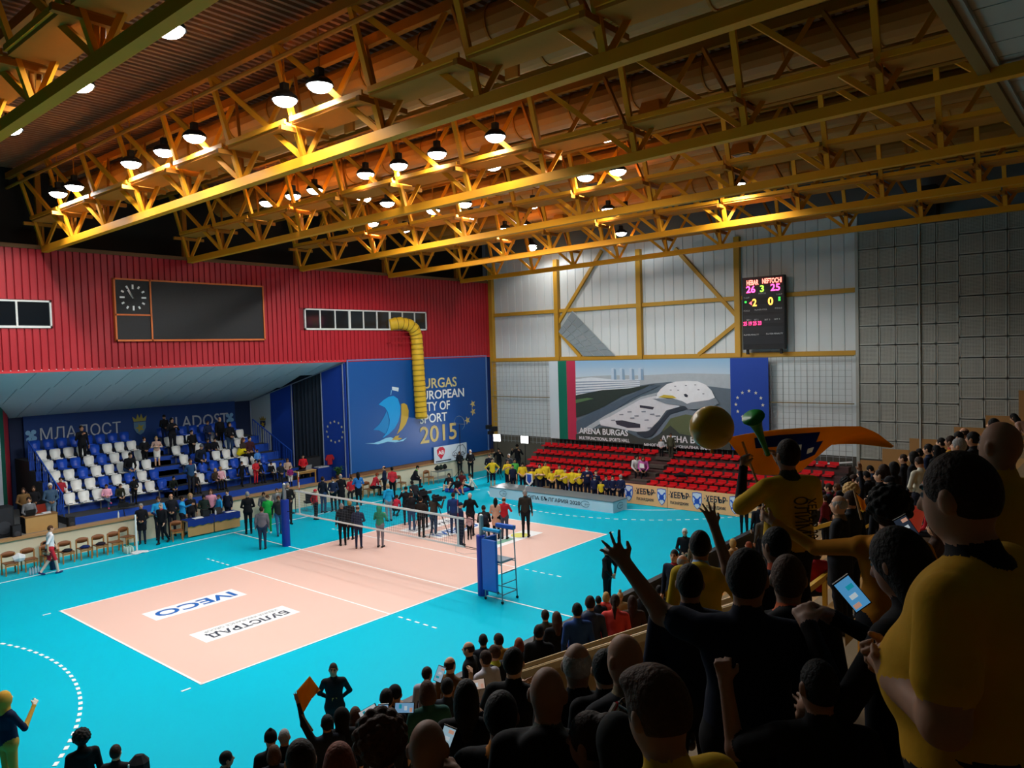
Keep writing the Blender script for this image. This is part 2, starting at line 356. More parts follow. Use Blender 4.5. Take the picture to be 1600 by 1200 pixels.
m.box(8.38, 19.85, -.06, .02, 7.6, 7.66); m.build('mural_edging', mat('#5f7fb5', .5), mu)
def mpx(px, py):   # pixel of the 1533x1200 close-up of the mural -> point on the sheet
    p = on(540+px*230/1533, 560+py*180/1200, 1, WV-.02); return (p[0], p[2])
def flat(pts, m, parent, y=-.035, th=.012, name='printed_shape', px=True):
    q = [mpx(*p) for p in pts] if px else pts
    return MB().prism([(a, y, b) for a, b in q], (0, th, 0)).build(name, m, parent)
SAIL = mat('#0f9be0', .5); GOLD = mat('#c9a63f', .5); SKY2 = mat('#8fd0ef', .5); DKB = mat('#0a3f7d', .5)
flat([(345,480),(400,430),(450,400),(500,390),(545,420),(572,500),(570,580),(550,660),(510,730),(450,790),(385,830),(430,770),(455,700),(460,640),(440,560),(410,510)], SAIL, mu, name='blue_sail')
flat([(430,545),(452,640),(448,710),(415,790),(350,750),(290,745),(350,690),(395,620)], mat('#1a86c8', .5), mu, name='blue_sail')
flat([(580,475),(610,465),(640,485),(658,545),(655,610),(630,680),(590,740),(535,790),(560,730),(575,660),(582,580)], GOLD, mu, name='gold_sail')
flat([(200,885),(300,880),(360,860),(420,830),(470,820),(560,860),(640,825),(600,860),(520,875),(440,868),(340,895)], SKY2, mu, -.04, name='printed_wave')
flat([(480,850),(520,810),(560,800),(545,825),(590,830),(560,850)], GOLD, mu, -.045, name='printed_wave')
flat([(485,295),(555,305),(550,345),(487,330)], mat('#cfe0ea', .5), mu, name='printed_pennant')
flat([(470,380),(476,330),(480,330),(474,382)], SKY2, mu, name='printed_mast')
def mtext(s, x0, y0, x1, y1, m, h):
    a, b = mpx(x0, y0), mpx(x1, y1)
    text(s, m, 1, frame(((a[0]+b[0])/2, -.045, (a[1]+b[1])/2), (1, 0, 0), (0, 0, 1)), mu, width=b[0]-a[0], height=h, depth=.008, bold=.012)
mtext('BURGAS', 745, 275, 1155, 235, mat('#d8c98a', .5), .62)
mtext('EUROPEAN', 745, 395, 1232, 350, WHT, .56)
mtext('CITY OF', 760, 515, 1085, 480, WHT, .56)
mtext('SPORT', 772, 635, 1056, 605, WHT, .56)
mtext('2015', 775, 800, 1155, 755, mat('#c9b271', .5), 1.05)
for sx, sy in ((1325, 475), (1328, 555), (1270, 645)):
    a = mpx(sx, sy); flat([(a[0]+p[0], a[1]+p[1]) for p in star(0, 0, .27, .35)], mat('#c9b271', .5), mu, -.04, name='printed_star', px=False)
# AB banner leaning on the ledge
ab = thing('ad_banner', 'small white banner with a red AB badge and a line-drawn car under the mural', 'banner', (0, WV-.12, 0))
p = [on(x, y, 1, WV-.12) for x, y in ((678, 698), (729, 692), (730, 716), (680, 724))]
ABL, ABR, ABT, ABB = p[0][0], p[1][0], (p[0][2]+p[1][2])/2, (p[2][2]+p[3][2])/2
MB().box(ABL, ABR, 0, .03, ABB, ABT).build('banner_sheet', mat('#c9d3de', .6), ab)
abp = lambda s, t: (ABL+(ABR-ABL)*s, ABB+(ABT-ABB)*t)
flat([abp(*q) for q in ((.08, .8), (.16, .95), (.26, .95), (.32, .8), (.3, .5), (.2, .2), (.1, .5))], mat('#c8283c', .5), ab, -.012, .01, 'printed_badge', False)
text('AB', WHT, 1, frame((abp(.2, .62)[0], -.016, abp(.2, .62)[1]), (1, 0, 0), (0, 0, 1)), ab, width=(ABR-ABL)*.17, height=(ABT-ABB)*.25, depth=.003, bold=.02)
c = MB(); pts = [abp(*q) for q in ((.55, .3), (.56, .5), (.66, .62), (.72, .85), (.88, .9), (.96, .62), (.97, .35), (.9, .28), (.55, .3))]
for a, b in zip(pts, pts[1:]): c.bar((a[0], -.01, a[1]), (b[0], -.01, b[1]), .035, .01, up=(0, 1, 0))
for sx in (.64, .86):
    a = abp(sx, .3); q = [(a[0]+.16*math.cos(t), a[1]+.16*math.sin(t)) for t in np.linspace(0, 6.283, 11)]
    for u_, v_ in zip(q, q[1:]): c.bar((u_[0], -.01, u_[1]), (v_[0], -.01, v_[1]), .035, .01, up=(0, 1, 0))
c.build('printed_car', mat('#4a5668', .6), ab)
c = MB().box(abp(.04, 0)[0], abp(.5, 0)[0], -.01, 0, abp(0, .06)[1], abp(0, .13)[1]); c.build('printed_strip', INK, ab)
# yellow fabric duct from the window
dk = thing('air_hose', 'fat yellow ribbed air hose hanging from the strip window down over the mural', 'hose')
pts = [(11.6, 12.0, 9.62), (12.15, 11.72, 9.72), (12.7, 11.55, 9.62), (13.1, 11.5, 9.35), (13.25, 11.5, 8.95)]+[(13.27+.02*k, 11.5, 8.95-.55*k) for k in range(1, 10)]
pts = [np.array(p) for p in pts]; fine = []
for a, b in zip(pts, pts[1:]):
    n = max(2, int(np.linalg.norm(b-a)/.07))
    for k in range(n): fine.append(a+(b-a)*k/n)
fine.append(pts[-1]); rs = [.36+.012*math.sin(i*2*math.pi/4) for i in range(len(fine))]
MB().path(fine, rs, 14).build('hose_sleeve', mat('#d9b02c', .5), dk, smooth=True)
for i in range(6, len(fine), 4):
    d = fine[min(i+1, len(fine)-1)]-fine[i-1]; d /= np.linalg.norm(d); MB().path([fine[i]-d*.014, fine[i]+d*.014], .372, 14).build('hose_ring', mat('#5c4a1a', .6), dk)
# ------------------------------------------------------------------ far tiered stand
TI = mat('#1d46a6', .5, 0, .05, 2.); DECK = mat('#3a3b3d', .7, 0, .1, 3.)
fs = thing('tiered_stand', 'blue stepped stand platform under the white soffit on the far side', 'stand', (0, 0, 0))
rowy = lambda i: 13.8+.78*i; rowz = lambda i: 1.35+.42*i
for i in range(6):
    y0 = 12.75 if i == 0 else rowy(i)-.5; y1 = rowy(i+1)-.5 if i < 5 else 19.1; z0 = 1.05 if i == 0 else rowz(i-1)
    MB().box(-5.7, 6.6-.12*i, y0, y1, 1.0, rowz(i)).build('tier_deck', DECK, fs)
    MB().box(-5.7, 6.6-.12*i, y0-.03, y0, z0, rowz(i)).build('tier_riser', TI, fs)
    for xa, xb in ((-5.5, -1.15), (.45, 5.0)):
        MB().bar((xa, rowy(i)+.1, rowz(i)+.36), (xb, rowy(i)+.1, rowz(i)+.36), .05, .05).build('seat_beam', STEEL, fs)
        for q in range(4):
            xx = xa+.2+(xb-xa-.4)*q/3; MB().bar((xx, rowy(i)+.1, rowz(i)), (xx, rowy(i)+.1, rowz(i)+.36), .05, .05).build('beam_leg', STEEL, fs)
    for j in range(2):
        if i < 5: MB().box(-1.05, .35, rowy(i+1)-.5-.28, rowy(i+1)-.5, rowz(i), rowz(i)+.21).build('aisle_step', TI, fs)
def fence(name, pts, label):
    f = thing(name, label, 'railing')
    for a, b in zip(pts, pts[1:]):
        MB().bar((a[0], a[1], a[2]+.95), (b[0], b[1], b[2]+.95), .05, .05).build('top_rail', BLUE, f)
        n = max(2, int(math.hypot(b[0]-a[0], b[1]-a[1])/.16))
        for k in range(n+1):
            t = k/n; q = [a[j]+(b[j]-a[j])*t for j in range(3)]
            MB().bar(q, (q[0], q[1], a[2]+(b[2]-a[2])*t+.95), .03, .03).build('bar', BLUE, f)
fence('stand_railing', [(-5.65, rowy(i)-.35, rowz(i)) for i in range(6)], 'blue barred railing climbing the left edge of the far stand')
fence('stand_railing', [(6.25-.1*i, rowy(i)-.35, rowz(i)) for i in range(1, 6)], 'blue barred railing climbing the right edge of the far stand')
def seat_shell(m):
    s = MB(); o = .02
    prof = [(-.2, .42), (-.21, .47), (-.02, .43), (.1, .44), (.16, .52), (.2, .68), (.23, .84), (.24, .88)]; wd = [.18, .2, .21, .2, .19, .23, .225, .17]
    n = len(prof)
    for off in (0, .025):
        s.v += [(sx*wd[i], prof[i][0]+off*.6, prof[i][1]-off) for i in range(n) for sx in (-1, 1)]
    for i in range(n-1):
        a = 2*i; s.f.append((a, a+1, a+3, a+2)); b = a+2*n; s.f.append((b, b+2, b+3, b+1)); s.f.append((a, a+2, b+2, b)); s.f.append((a+1, b+1, b+3, a+3))
    s.f += [(0, 2*n, 2*n+1, 1), (2*n-2, 2*n-1, 4*n-1, 4*n-2)]; s.m += [0]*(len(s.f)-len(s.m))
    return s.mesh('seat_shell', m, True)
SW, SB = seat_shell(mat('#dfe2e0', .4)), seat_shell(mat('#1b48b4', .35)); SBK = MB().cbox(0, .1, .4, .12, .16, .1).mesh('seat_bracket', mat('#4a4d50', .5))
PATL = ['WWWBWWWBB', 'WWWBWBWBB', 'WWBWWWWWW'[:9], 'WBBWBWWWB', 'WWWWBWWWW', 'BBBBBBBBB']
PATL = [p[:8] for p in PATL]
PATR = ['WBWBBWBW', 'WBBWBWWB', 'WBBWWWBB', 'WBWBWWWB', 'WWWBWBWW', 'BBBBBBBB']
ROWN = ['front row', 'second row', 'third row', 'fourth row', 'fifth row', 'back row']
def seat_obj(name, meshes, loc, label, group, rz=0):
    o = thing(name, label, 'seat', loc, rz, group)
    for n_, me in meshes: link(n_, me, o)
    return o
for i in range(6):
    for side, pat, xs in (('left', PATL[i], -5.2), ('right', PATR[i], .75)):
        for k, ch in enumerate(pat):
            nm = 'white' if ch == 'W' else 'blue'
            seat_obj('stadium_seat', (('seat_shell', SW if ch == 'W' else SB), ('seat_bracket', SBK)), (xs+k*.58, rowy(i)+.02, rowz(i)),
                '%s seat, %s from left in the %s, %s block of far stand' % (nm, ORD[k], ROWN[i], side), 'seats of the far stand')
# ------------------------------------------------------------------ end wall (x = 20.5)
EU = 20.5
we = struct('wall_end', MB().box(EU+.06, EU+.3, -26, 12.3, 0, 16), mat('#5a6266', .7))
WPAN = mat('#c6cfd2', .5, 0, .05, 1.2)
for z0, z1 in ((2.32, 7.3), (7.36, 10.28), (10.34, 13.9)):
    pm = MB().prism([(0, -.3, 0), (-.03, -.28, 0), (-.03, .28, 0), (0, .3, 0)], (0, 0, z1-z0)).mesh('wall_panel', WPAN)
    y = -11.1
    while y < 12: link('wall_panel', pm, we, (EU+.05, y, z0)); y += .605
struct('wall_end_base', MB().box(EU-.05, EU+.06, -26, 12, 0, 2.32), mat('#45423c', .7, 0, .15, 1.))
struct('wall_end_dark', MB().box(EU-.12, EU-.04, 6.4, 11.8, 0, 2.3), mat('#5b554a', .7, 0, .2, 1.))
YC = mat('#b58a2c', .5, 0, .08, 2.)
for y in (11.75, 6.3, .4, -5.5): MB().cbox(EU-.1, y, 7.9, .28, .3, 11.2).build('steel_column', YC, we)
for z in (7.33, 10.31): MB().box(EU-.1, EU+.04, -11.3, 11.8, z-.11, z+.11).build('steel_beam', YC, we)
for a, b in (((6.2, 9.6), (2.9, 13.7)), ((6.2, 9.0), (4.6, 7.4)), ((-5.4, 9.4), (-1.9, 13.3)), ((-5.4, 9.0), (-3.2, 7.4))):
    MB().bar((EU-.06, a[0], a[1]), (EU-.06, b[0], b[1]), .2, .14, up=(1, 0, 0)).build('diagonal_brace', YC, we)
# perforated grey panels over the right part
PERF = bpy.data.materials.new('perforated'); PERF.use_nodes = True
nt = PERF.node_tree; bs = nt.nodes['Principled BSDF']; bs.inputs['Roughness'].default_value = .6
tc = nt.nodes.new('ShaderNodeTexCoord'); mp = nt.nodes.new('ShaderNodeMapping'); mp.inputs['Rotation'].default_value = (0, R(90), 0)
bk = nt.nodes.new('ShaderNodeTexBrick'); bk.offset = 0; bk.inputs['Scale'].default_value = 1; bk.inputs['Brick Width'].default_value = .06; bk.inputs['Row Height'].default_value = .06; bk.inputs['Mortar Size'].default_value = .009
sx = nt.nodes.new('ShaderNodeSeparateXYZ'); cx = nt.nodes.new('ShaderNodeCombineXYZ')
nt.links.new(tc.outputs['Object'], sx.inputs[0]); nt.links.new(sx.outputs[1], cx.inputs[0]); nt.links.new(sx.outputs[2], cx.inputs[1]); nt.links.new(cx.outputs[0], bk.inputs['Vector'])
bk.inputs['Color1'].default_value = lin('#6a6c67'); bk.inputs['Color2'].default_value = lin('#747670'); bk.inputs['Mortar'].default_value = lin('#a5a79f'); nt.links.new(bk.outputs[0], bs.inputs['Base Color'])
PFR = mat('#a2a59f', .6, 0, .08, 2.)
def perf_mesh(wd, h):
    m = MB(); a, b = wd/2-.015, h/2-.015; e = .05
    for q in ((-a, a, b-e, b), (-a, a, -b, -b+e), (-a, -a+e, -b, b), (a-e, a, -b, b)): m.box(-.05, .0, q[0], q[1], q[2], q[3], 0)
    m.box(-.025, .0, -a+e, a-e, -b+e, b-e, 1); return m.mesh('grid_panel', [PFR, PERF])
cols = [.92, .72, .95, .72, .9, .92, .88, .92, .88, .9, .88, .88, .88, .9]; y = -11.4; pmc = {}
base_at = lambda y: 1.75+.45*max(0, (-y-11.4))
for ci, wd in enumerate(cols):
    if wd not in pmc: pmc[wd] = perf_mesh(wd, .885)
    for r_ in range(13):
        z = 13.3-.44-r_*.9 if ci > 4 else 13.05-.44-r_*.9
        if z-.3 > base_at(y-wd/2)-.3: link('grid_panel', pmc[wd], we, (EU-.02, y-wd/2, z))
    y -= wd
TAN = mat('#9b7444', .6, 0, .08, 1.5)
for y0, y1, zt_ in ((-11.4, -12.44, 2.2), (-12.44, -13.6, 2.8), (-13.6, -15.4, 3.35), (-15.4, -16.6, 3.95), (-16.6, -17.8, 4.5), (-17.8, -26, 5.6)):
    MB().box(EU-.09, EU-.055, y1+.01, y0-.01, 0, zt_).build('tan_board', TAN, we)
m = MB(); m.box(EU-.12, EU-.05, -11.32, -11.46, 0, 13.2); m.box(EU-.14, EU-.05, -14.03, -14.1, 2.5, 13.2); m.build('cover_strip', PFR, we)
MB().box(19.6, 20.4, -14.9, -14.2, 13.3, 14.6).build('roof_unit', BLK, we)
# slipped lattice sheet hanging on the brace
ls = thing('lattice_sheet', 'slipped grey lattice panel hanging askew between two yellow columns', 'panel', (EU-.16, 0, 0))
c0 = np.array([6.1, 9.3]); d1 = np.array([-3.9, -1.95]); d1 = np.array([4.9-6.1, 10.3-9.3])
A = np.array([5.1, 10.25]); B = np.array([6.2, 9.0]); Cc = np.array([4.3, 7.45]); D = np.array([2.05, 7.42])
nU, nV = 3, 7
for i in range(nU):
    for j in range(nV):
        q = []
        for a, b in ((i, j), (i+1, j), (i+1, j+1), (i, j+1)):
            a2, b2 = a/nU, b/nV; p = (A*(1-a2)+B*a2)*(1-b2)+(D*(1-a2)+Cc*a2)*b2; q.append(p)
        c = sum(q)/4; q = [c+(p-c)*.93 for p in q]
        MB().prism([(0, p[0], p[1]) for p in q], (-.03, 0, 0)).build('lattice_tile', mat('#7f8b91', .6, 0, .1, 3.), ls)
MB().prism([(.012, p[0], p[1]) for p in (A, B, Cc, D)], (.02, 0, 0)).build('lattice_frame', mat('#b8c0c2', .6), ls)
# ---- protective net in front of the end wall
nt_ = thing('ball_net', 'thin grey ball net hung in front of the white end wall panels', 'net', (EU-.35, 0, 0))
m = MB(); NETC = mat('#8f9698', .7)
for y in np.arange(-11.2, 11.7, .3): m.bar((0, y, 1.9), (0, y, 7.2), .014, .014)
for z in np.arange(2.0, 7.2, .3): m.bar((0, -11.2, z), (0, 11.6, z), .014, .014)
m.build('net_mesh', NETC, nt_, kind='stuff')
for z in (7.2, 4.9): MB().bar((0, -11.3, z), (0, 11.7, z), .05, .05).build('net_cable', mat('#7a6a42', .6), nt_)
m = MB().path([(0, -6+(-5.2)*k/12, 2.1-.25*math.sin(math.pi*k/12)) for k in range(13)], .05, 6); m.build('net_hem', mat('#c3cacb', .6), nt_)
# ---- large banner
BX = EU-.5; by0, by1, bz0, bz1 = 6.75, -7.22, 2.35, 7.18
bn = thing('arena_banner', 'wide printed banner of a domed arena between two flags on the end wall', 'banner', (BX, 0, 0))
def bsheet(ya, yb, h, name='flag_stripe'): return MB().box(-.0, .03, yb, ya, bz0, bz1).build(name, mat(h, .6), bn)
bsheet(6.75, 6.05, '#c3d0d8'); bsheet(6.05, 5.4, '#0d6b56'); bsheet(5.4, 4.73, '#b5304e')
bsheet(-5.19, -7.22, '#163f9e', 'blue_flag')
sky = bsheet(4.73, -5.19, '#9fbdd2', 'printed_picture'); sky.data.materials.clear(); sky.data.materials.append(grad('#c4d4de', '#86b1d4', 'sky_print', 2, 6.0, 7.1))
def bp(px, py):   # pixel of the 1600x667 banner close-up -> (y, z)
    s_ = (px-208)/(1276-208); top = 52-s_*10; bot = 600+s_*5
    return (4.73+(-5.19-4.73)*s_, bz0+(bz1-bz0)*(1-(py-top)/(bot-top)))
_L = [0]
def bshape(pts, h, name='printed_shape'):
    _L[0] += 1; x0 = -.004-.0025*_L[0]
    q = [bp(*p) for p in pts]; q = [(min(4.73, max(-5.19, a)), max(bz0, b)) for a, b in q]
    MB().prism([(x0, a, b) for a, b in q], (.003, 0, 0)).build(name, mat(h, .6, 0, .1, 4.), sky)
bshape([(208,165),(480,150),(700,150),(1000,135),(1276,140),(1276,605),(208,605)], '#a9b4bd', 'printed_haze')
bshape([(208,300),(480,250),(760,205),(900,190),(1276,230),(1276,605),(208,605)], '#5f6e7b', 'printed_ground')
bshape([(208,180),(330,165),(520,180),(690,175),(690,240),(520,250),(330,265),(208,290)], '#d5dde6', 'printed_city')
for k in range(5): bshape([(208,196+k*19),(690,183+k*12),(690,187+k*12),(208,203+k*19)], '#7d90a6', 'printed_facade_band')
for x in (486, 548, 618, 682): bshape([(x,105),(x+16,100),(x+34,108),(x+40,180),(x,180)], '#b8cbdd', 'printed_tower'); bshape([(x+18,105),(x+34,110),(x+38,180),(x+20,180)], '#7f9dba', 'printed_tower')
bshape([(208,290),(420,250),(600,238),(800,205),(690,245),(560,290),(430,360),(300,415),(208,445)], '#2f3a36', 'printed_trees')
bshape([(208,320),(300,305),(350,310),(208,345)], '#56774f', 'printed_lawn')
bshape([(208,470),(430,365),(650,270),(760,215),(840,212),(640,300),(420,440),(230,540),(208,545)], '#4e5f70', 'printed_road')
bshape([(208,560),(300,500),(440,420),(700,290),(830,255),(830,268),(700,310),(470,435),(330,520),(230,575),(208,580)], '#a9b4bd', 'printed_road')
bshape([(390,460),(470,430),(690,310),(800,280),(960,320),(1000,335),(870,375),(820,440),(750,510),(700,525),(560,510),(400,490)], '#d3d7df', 'printed_roof')
bshape([(660,522),(750,515),(830,440),(880,378),(1000,338),(1010,360),(900,395),(850,455),(770,545),(720,560),(670,540)], '#333c48', 'printed_wall')
bshape([(510,455),(560,450),(690,470),(690,495),(600,500),(520,480)], '#3a3a48', 'printed_skylight'); bshape([(690,345),(790,355),(780,372),(690,362)], '#3a3a48', 'printed_skylight')
for k, (x, y) in enumerate(((540,410),(600,390),(650,415),(700,385),(720,440),(760,400),(800,410),(740,490),(620,430),(480,450))): bshape([(x,y),(x+30,y-3),(x+32,y+5),(x+2,y+7)], '#7b8494', 'printed_skylight')
bshape([(850,480),(900,420),(1000,390),(1276,410),(1276,605),(830,605)], '#5b6446', 'printed_lawn')
bshape([(1010,365),(1276,395),(1276,430),(1000,395),(900,425),(840,510),(800,560),(770,560),(850,460),(900,400)], '#6f7c8c', 'printed_road')
bshape([(780,300),(840,300),(1190,290),(1210,320),(1150,350),(1020,365),(1000,345),(870,330)], '#7e8a96', 'printed_plaza')
bshape([(805,300),(815,265),(840,235),(880,205),(940,188),(1010,182),(1080,185),(1130,205),(1165,240),(1185,285),(1150,300),(1080,312),(1040,318),(1010,328),(980,312),(920,296),(860,290)], '#e6eaf0', 'printed_dome')
bshape([(820,290),(860,274),(920,278),(945,295),(900,294)], '#c9b13a', 'printed_dome_edge'); bshape([(990,268),(1005,264),(1018,275),(1014,287),(998,284)], '#2b3140', 'printed_skylight')
for x, y in ((900,240),(930,215),(1000,210),(1060,205),(1080,235),(1110,260),(950,240)): bshape([(x,y),(x+12,y),(x+12,y+5),(x,y+5)], '#6d7684', 'printed_skylight')
bshape([(208,560),(420,500),(560,510),(680,560),(760,570),(840,520),(900,470),(960,520),(1276,560),(1276,606),(208,606)], '#3c4340', 'printed_trees')
BW = mat('#dfe4ea', .5)
def btext(s, x0, x1, y, h):
    a, b = bp(x0, y), bp(x1, y); _L[0] += 1
    text(s, BW, 1, frame((-.012-.0025*_L[0], (a[0]+b[0])/2, a[1]), (0, -1, 0), (0, 0, 1)), sky, width=abs(b[0]-a[0]), height=h, depth=.002, bold=.022)
btext('ARENA BURGAS', 236, 606, 532, .36); btext('MULTIFUNCTIONAL SPORTS HALL', 236, 616, 582, .2)
btext('АРЕНА БУРГАС', 836, 1230, 556, .36); btext('МНОГОФУНКЦИОНАЛНА ЗАЛА', 720, 1170, 603, .2)
ring_of_stars((BX-.01-BX, -6.2, 4.75), (0, -1, 0), (-1, 0, 0), .72, .1, mat('#d8d9c0', .5), bn)
# ---- LED scoreboard
sb = thing('led_scoreboard', 'tall black LED scoreboard on the end wall showing HEBAR 26 and NEFTOCHI 25', 'scoreboard', (EU-.55, -7.02, 0))
MB().box(0, .3, -1.08, 1.08, 7.6, 11.3).build('housing', mat('#17191d', .4), sb)
m = MB().box(-.02, .02, -1.05, 1.05, 10.8, 11.28); m.build('name_panel', mat('#3a0e14', .4), sb)
for z in (10.22, 9.5, 8.95, 8.35, 7.9): MB().box(-.012, .0, -1.02, 1.02, z-.02, z+.4).build('digit_panel', mat('#22262c', .35), sb)
for y in (-.85, .9): MB().bar((.15, y, 7.36), (.15, y, 7.62), .12, .12).build('bracket', BLK, sb)
for y in (-.4, .5): MB().bar((.1, y, 11.3), (.1, y, 14.5), .02, .02).build('hanging_cable', BLK, sb)
def led(s, y, z, wd, h, hexc, e=2.5, bold=.02): text(s, mat(hexc, .5, emis=e), 1, frame((-.03, y, z), (0, -1, 0), (0, 0, 1)), sb, width=wd, height=h, depth=.004, bold=bold, name='led_text')
led('HEBAR', .52, 11.02, .62, .26, '#ff7a6a', 4); led('NEFTOCHI', -.48, 11.05, .98, .26, '#ff7a6a', 4)
led('26', .62, 10.68, .48, .36, '#ff4a9a', 4); led('3', .03, 10.68, .2, .34, '#8ce63a', 3); led('25', -.65, 10.7, .48, .36, '#ff4a9a', 4)
led('2', .43, 10.0, .22, .38, '#ffb347', 3); led('0', -.4, 10.02, .26, .4, '#ffb347', 3); led('◄', .68, 9.98, .16, .2, '#ff5a5a', 2) if False else MB().prism([(-.03, .72, 9.98), (-.03, .58, 10.08), (-.03, .58, 9.88)], (.01, 0, 0)).build('led_arrow', mat('#ff5a6a', emis=3), sb)
for y, z in ((.9, 10.05), (-.85, 10.16), (-.85, 10.05)): MB().cbox(-.03, y, z, .01, .1, .09).build('led_dot', mat('#3ad64a', emis=2), sb)
led('25 19 25 23', .56, 8.94, .95, .2, '#ff3a7a', 3)
SBT = mat('#c9ccd0', .5)
def sbt(s, y, z, wd): text(s, SBT, 1, frame((-.03, y, z), (0, -1, 0), (0, 0, 1)), sb, width=wd, height=.075, depth=.002)
for a in (('T-OUT', .85, 10.26, .3), ('PERIOD', .02, 10.44, .38), ('T-OUT', -.85, 10.33, .3), ('FOULS', .85, 9.6, .32), ('PLAYER-FOUL', .1, 9.62, .65), ('FOULS', -.8, 9.65, .35), ('SET 1', .75, 9.12, .22), ('SET 2', .35, 9.12, .22), ('SET 3', -.22, 9.1, .28), ('SET 4', -.72, 9.1, .28), ('PLAYER-PENALTY', .62, 8.36, .8), ('PLAYER-PENALTY', -.58, 8.38, .85)): sbt(*a)
# ------------------------------------------------------------------ red end stand
es = thing('end_stand', 'dark stepped stand platform with rows of red seats below the arena banner', 'stand')
EDK = mat('#3a2f2e', .7, 0, .1, 3.)
er = [(16.0, .95, 4.3), (16.9, 1.12, 5.9), (17.8, 1.36, 6.5), (18.7, 1.66, 6.75), (19.6, 1.98, 6.8)]
for i, (u_, z, yl) in enumerate(er):
    MB().box(u_-.42, u_+.48 if i < 4 else 20.3, -11.2, yl+.2, 0, z-.32).build('tier_deck', EDK, es)
    MB().box(u_-.1, u_+.3, -11.2, yl+.1, z-.32, z-.06).build('seat_plinth', mat('#4a3231', .7), es)
    MB().box(u_-.5, u_-.1, -2.15, -1.15, z-.32, z-.16).build('aisle_step', mat('#4d443f', .7), es)
RS = MB(); RS.prism([(-.24, -.22, 0), (-.24, .22, 0), (-.2, .22, -.05), (.2, .22, -.05), (.2, -.22, -.05), (-.2, -.22, -.05)][:2]+[(.18, .22, 0), (.18, -.22, 0)], (0, 0, -.05)); RS.box(.16, .2, -.21, .21, -.03, .13); RS.box(-.25, -.21, -.2, .2, -.07, 0)
RSM = RS.mesh('seat_shell', mat('#c5161f', .4)); RSB = MB().cbox(0, 0, -.06, .2, .2, .06).mesh('seat_bracket', BLK)
for i, (u_, z, yl) in enumerate(er):
    y = yl; k = 0
    while y > -10.9:
        if not (-2.3 < y < -1.0):
            seat_obj('stadium_seat', (('seat_shell', RSM), ('seat_bracket', RSB)), (u_, y, z), 'red seat, %s from left in the %s of the end stand' % (ORD[min(k, 29)] if k < 30 else 'last', ROWN[i] if i < 4 else 'top row'), 'red seats of the end stand'); k += 1
        y -= .54
# orange boards
OB = mat('#f0b47c', .5); OBT = mat('#2a2f45', .5)
NB = 4
for k in range(NB):
    y1 = 3.4-k*3.75; y0 = y1-3.72
    o = thing('ad_board', ['orange advertising board ХЕБЪР ПАЗАРДЖИК partly hidden behind the players', 'orange advertising board ХЕБЪР ПАЗАРДЖИК right beside the podium end', 'orange advertising board ХЕБЪР ПАЗАРДЖИК with a dark-clad guard before it', 'orange advertising board ХЕБЪР farthest right, behind the yellow shirt'][k], 'board', (15.0, (y0+y1)/2, 0), 0, 'orange boards before the end stand')
    h = (y1-y0)/2
    MB().box(0, .05, -h, h, .02, 1.02).build('board_sheet', OB, o)
    for s_ in (-h+.1, h-.1): MB().bar((.05, s_, 0), (.35, s_, 0.02), .04, .04).build('foot', BLK, o)
    for c in (.92, -.95):
        text('·ХЕБЪР·', OBT, 1, frame((-.012, c+.3, .7), (0, -1, 0), (0, 0, 1)), o, width=1.15, height=.3, depth=.004, bold=.018)
        text('ПАЗАРДЖИК', OBT, 1, frame((-.012, c+.3, .3), (0, -1, 0), (0, 0, 1)), o, width=.98, height=.17, depth=.004, bold=.006)
        cc = c-.62; P = lambda a, b, x: (x, cc-a, .53+b)
        sh = MB().prism([P(-.24, .38, -.008), P(0, .42, -.008), P(.24, .38, -.008), P(.25, 0, -.008), P(.14, -.28, -.008), P(0, -.42, -.008), P(-.14, -.28, -.008), P(-.25, 0, -.008)], (.005, 0, 0)).build('crest_shield', mat('#2a4fb0', .5), o)
        MB().prism([P(-.21, .35, -.014), P(0, .38, -.014), P(.21, .35, -.014), P(.22, 0, -.014), P(.12, -.26, -.014), P(0, -.38, -.014), P(-.12, -.26, -.014), P(-.22, 0, -.014)], (.005, 0, 0)).build('crest_field', mat('#d7dce6', .5), sh)
        for s_ in (-1, 1): MB().bar(P(-s_*.17, -.2, -.02), P(s_*.19, .22, -.02), .075, .008, up=(1, 0, 0)).build('crest_bar', mat('#2f5fc8', .5), sh)
        MB().lathe([(.13, -.006), (.13, .006)], 14).build('crest_ball', mat('#2a4fb0', .5), sh, loc=P(0, -.02, -.024), rot=(0, R(90), 0))
# ------------------------------------------------------------------ roof: corrugated deck, trusses, ducts, lamps
DK = mat('#80543a', .6, 0, .08, 2.)
m = MB(); y = -21.; pt = .26; prof = []
while y < 13: prof += [(y, 15.75), (y+.1, 15.75), (y+.13, 15.83), (y+.23, 15.83)]; y += pt
for a, b in zip(prof, prof[1:]): m.add([(-34, a[0], a[1]), (21, a[0], a[1]), (21, b[0], b[1]), (-34, b[0], b[1])], [(0, 1, 2, 3)])
m.box(-34, 21, -21, 13, 15.95, 16.05); struct('ceiling', m, DK)
zb = lambda v: 12.45+.014*(11.8-v)
VN = [11.8-2.95*i for i in range(12)]
YT = mat('#dc951e', .55, 0, .07, 2., spec=.15); YT2 = mat('#a86c22', .6, 0, .07, 2., spec=.12)
TN = ['nearest, partly out of the left edge', 'second from the left', 'third from the left', 'fourth, above the net', 'fifth, above the podium', 'last, before the white end wall']
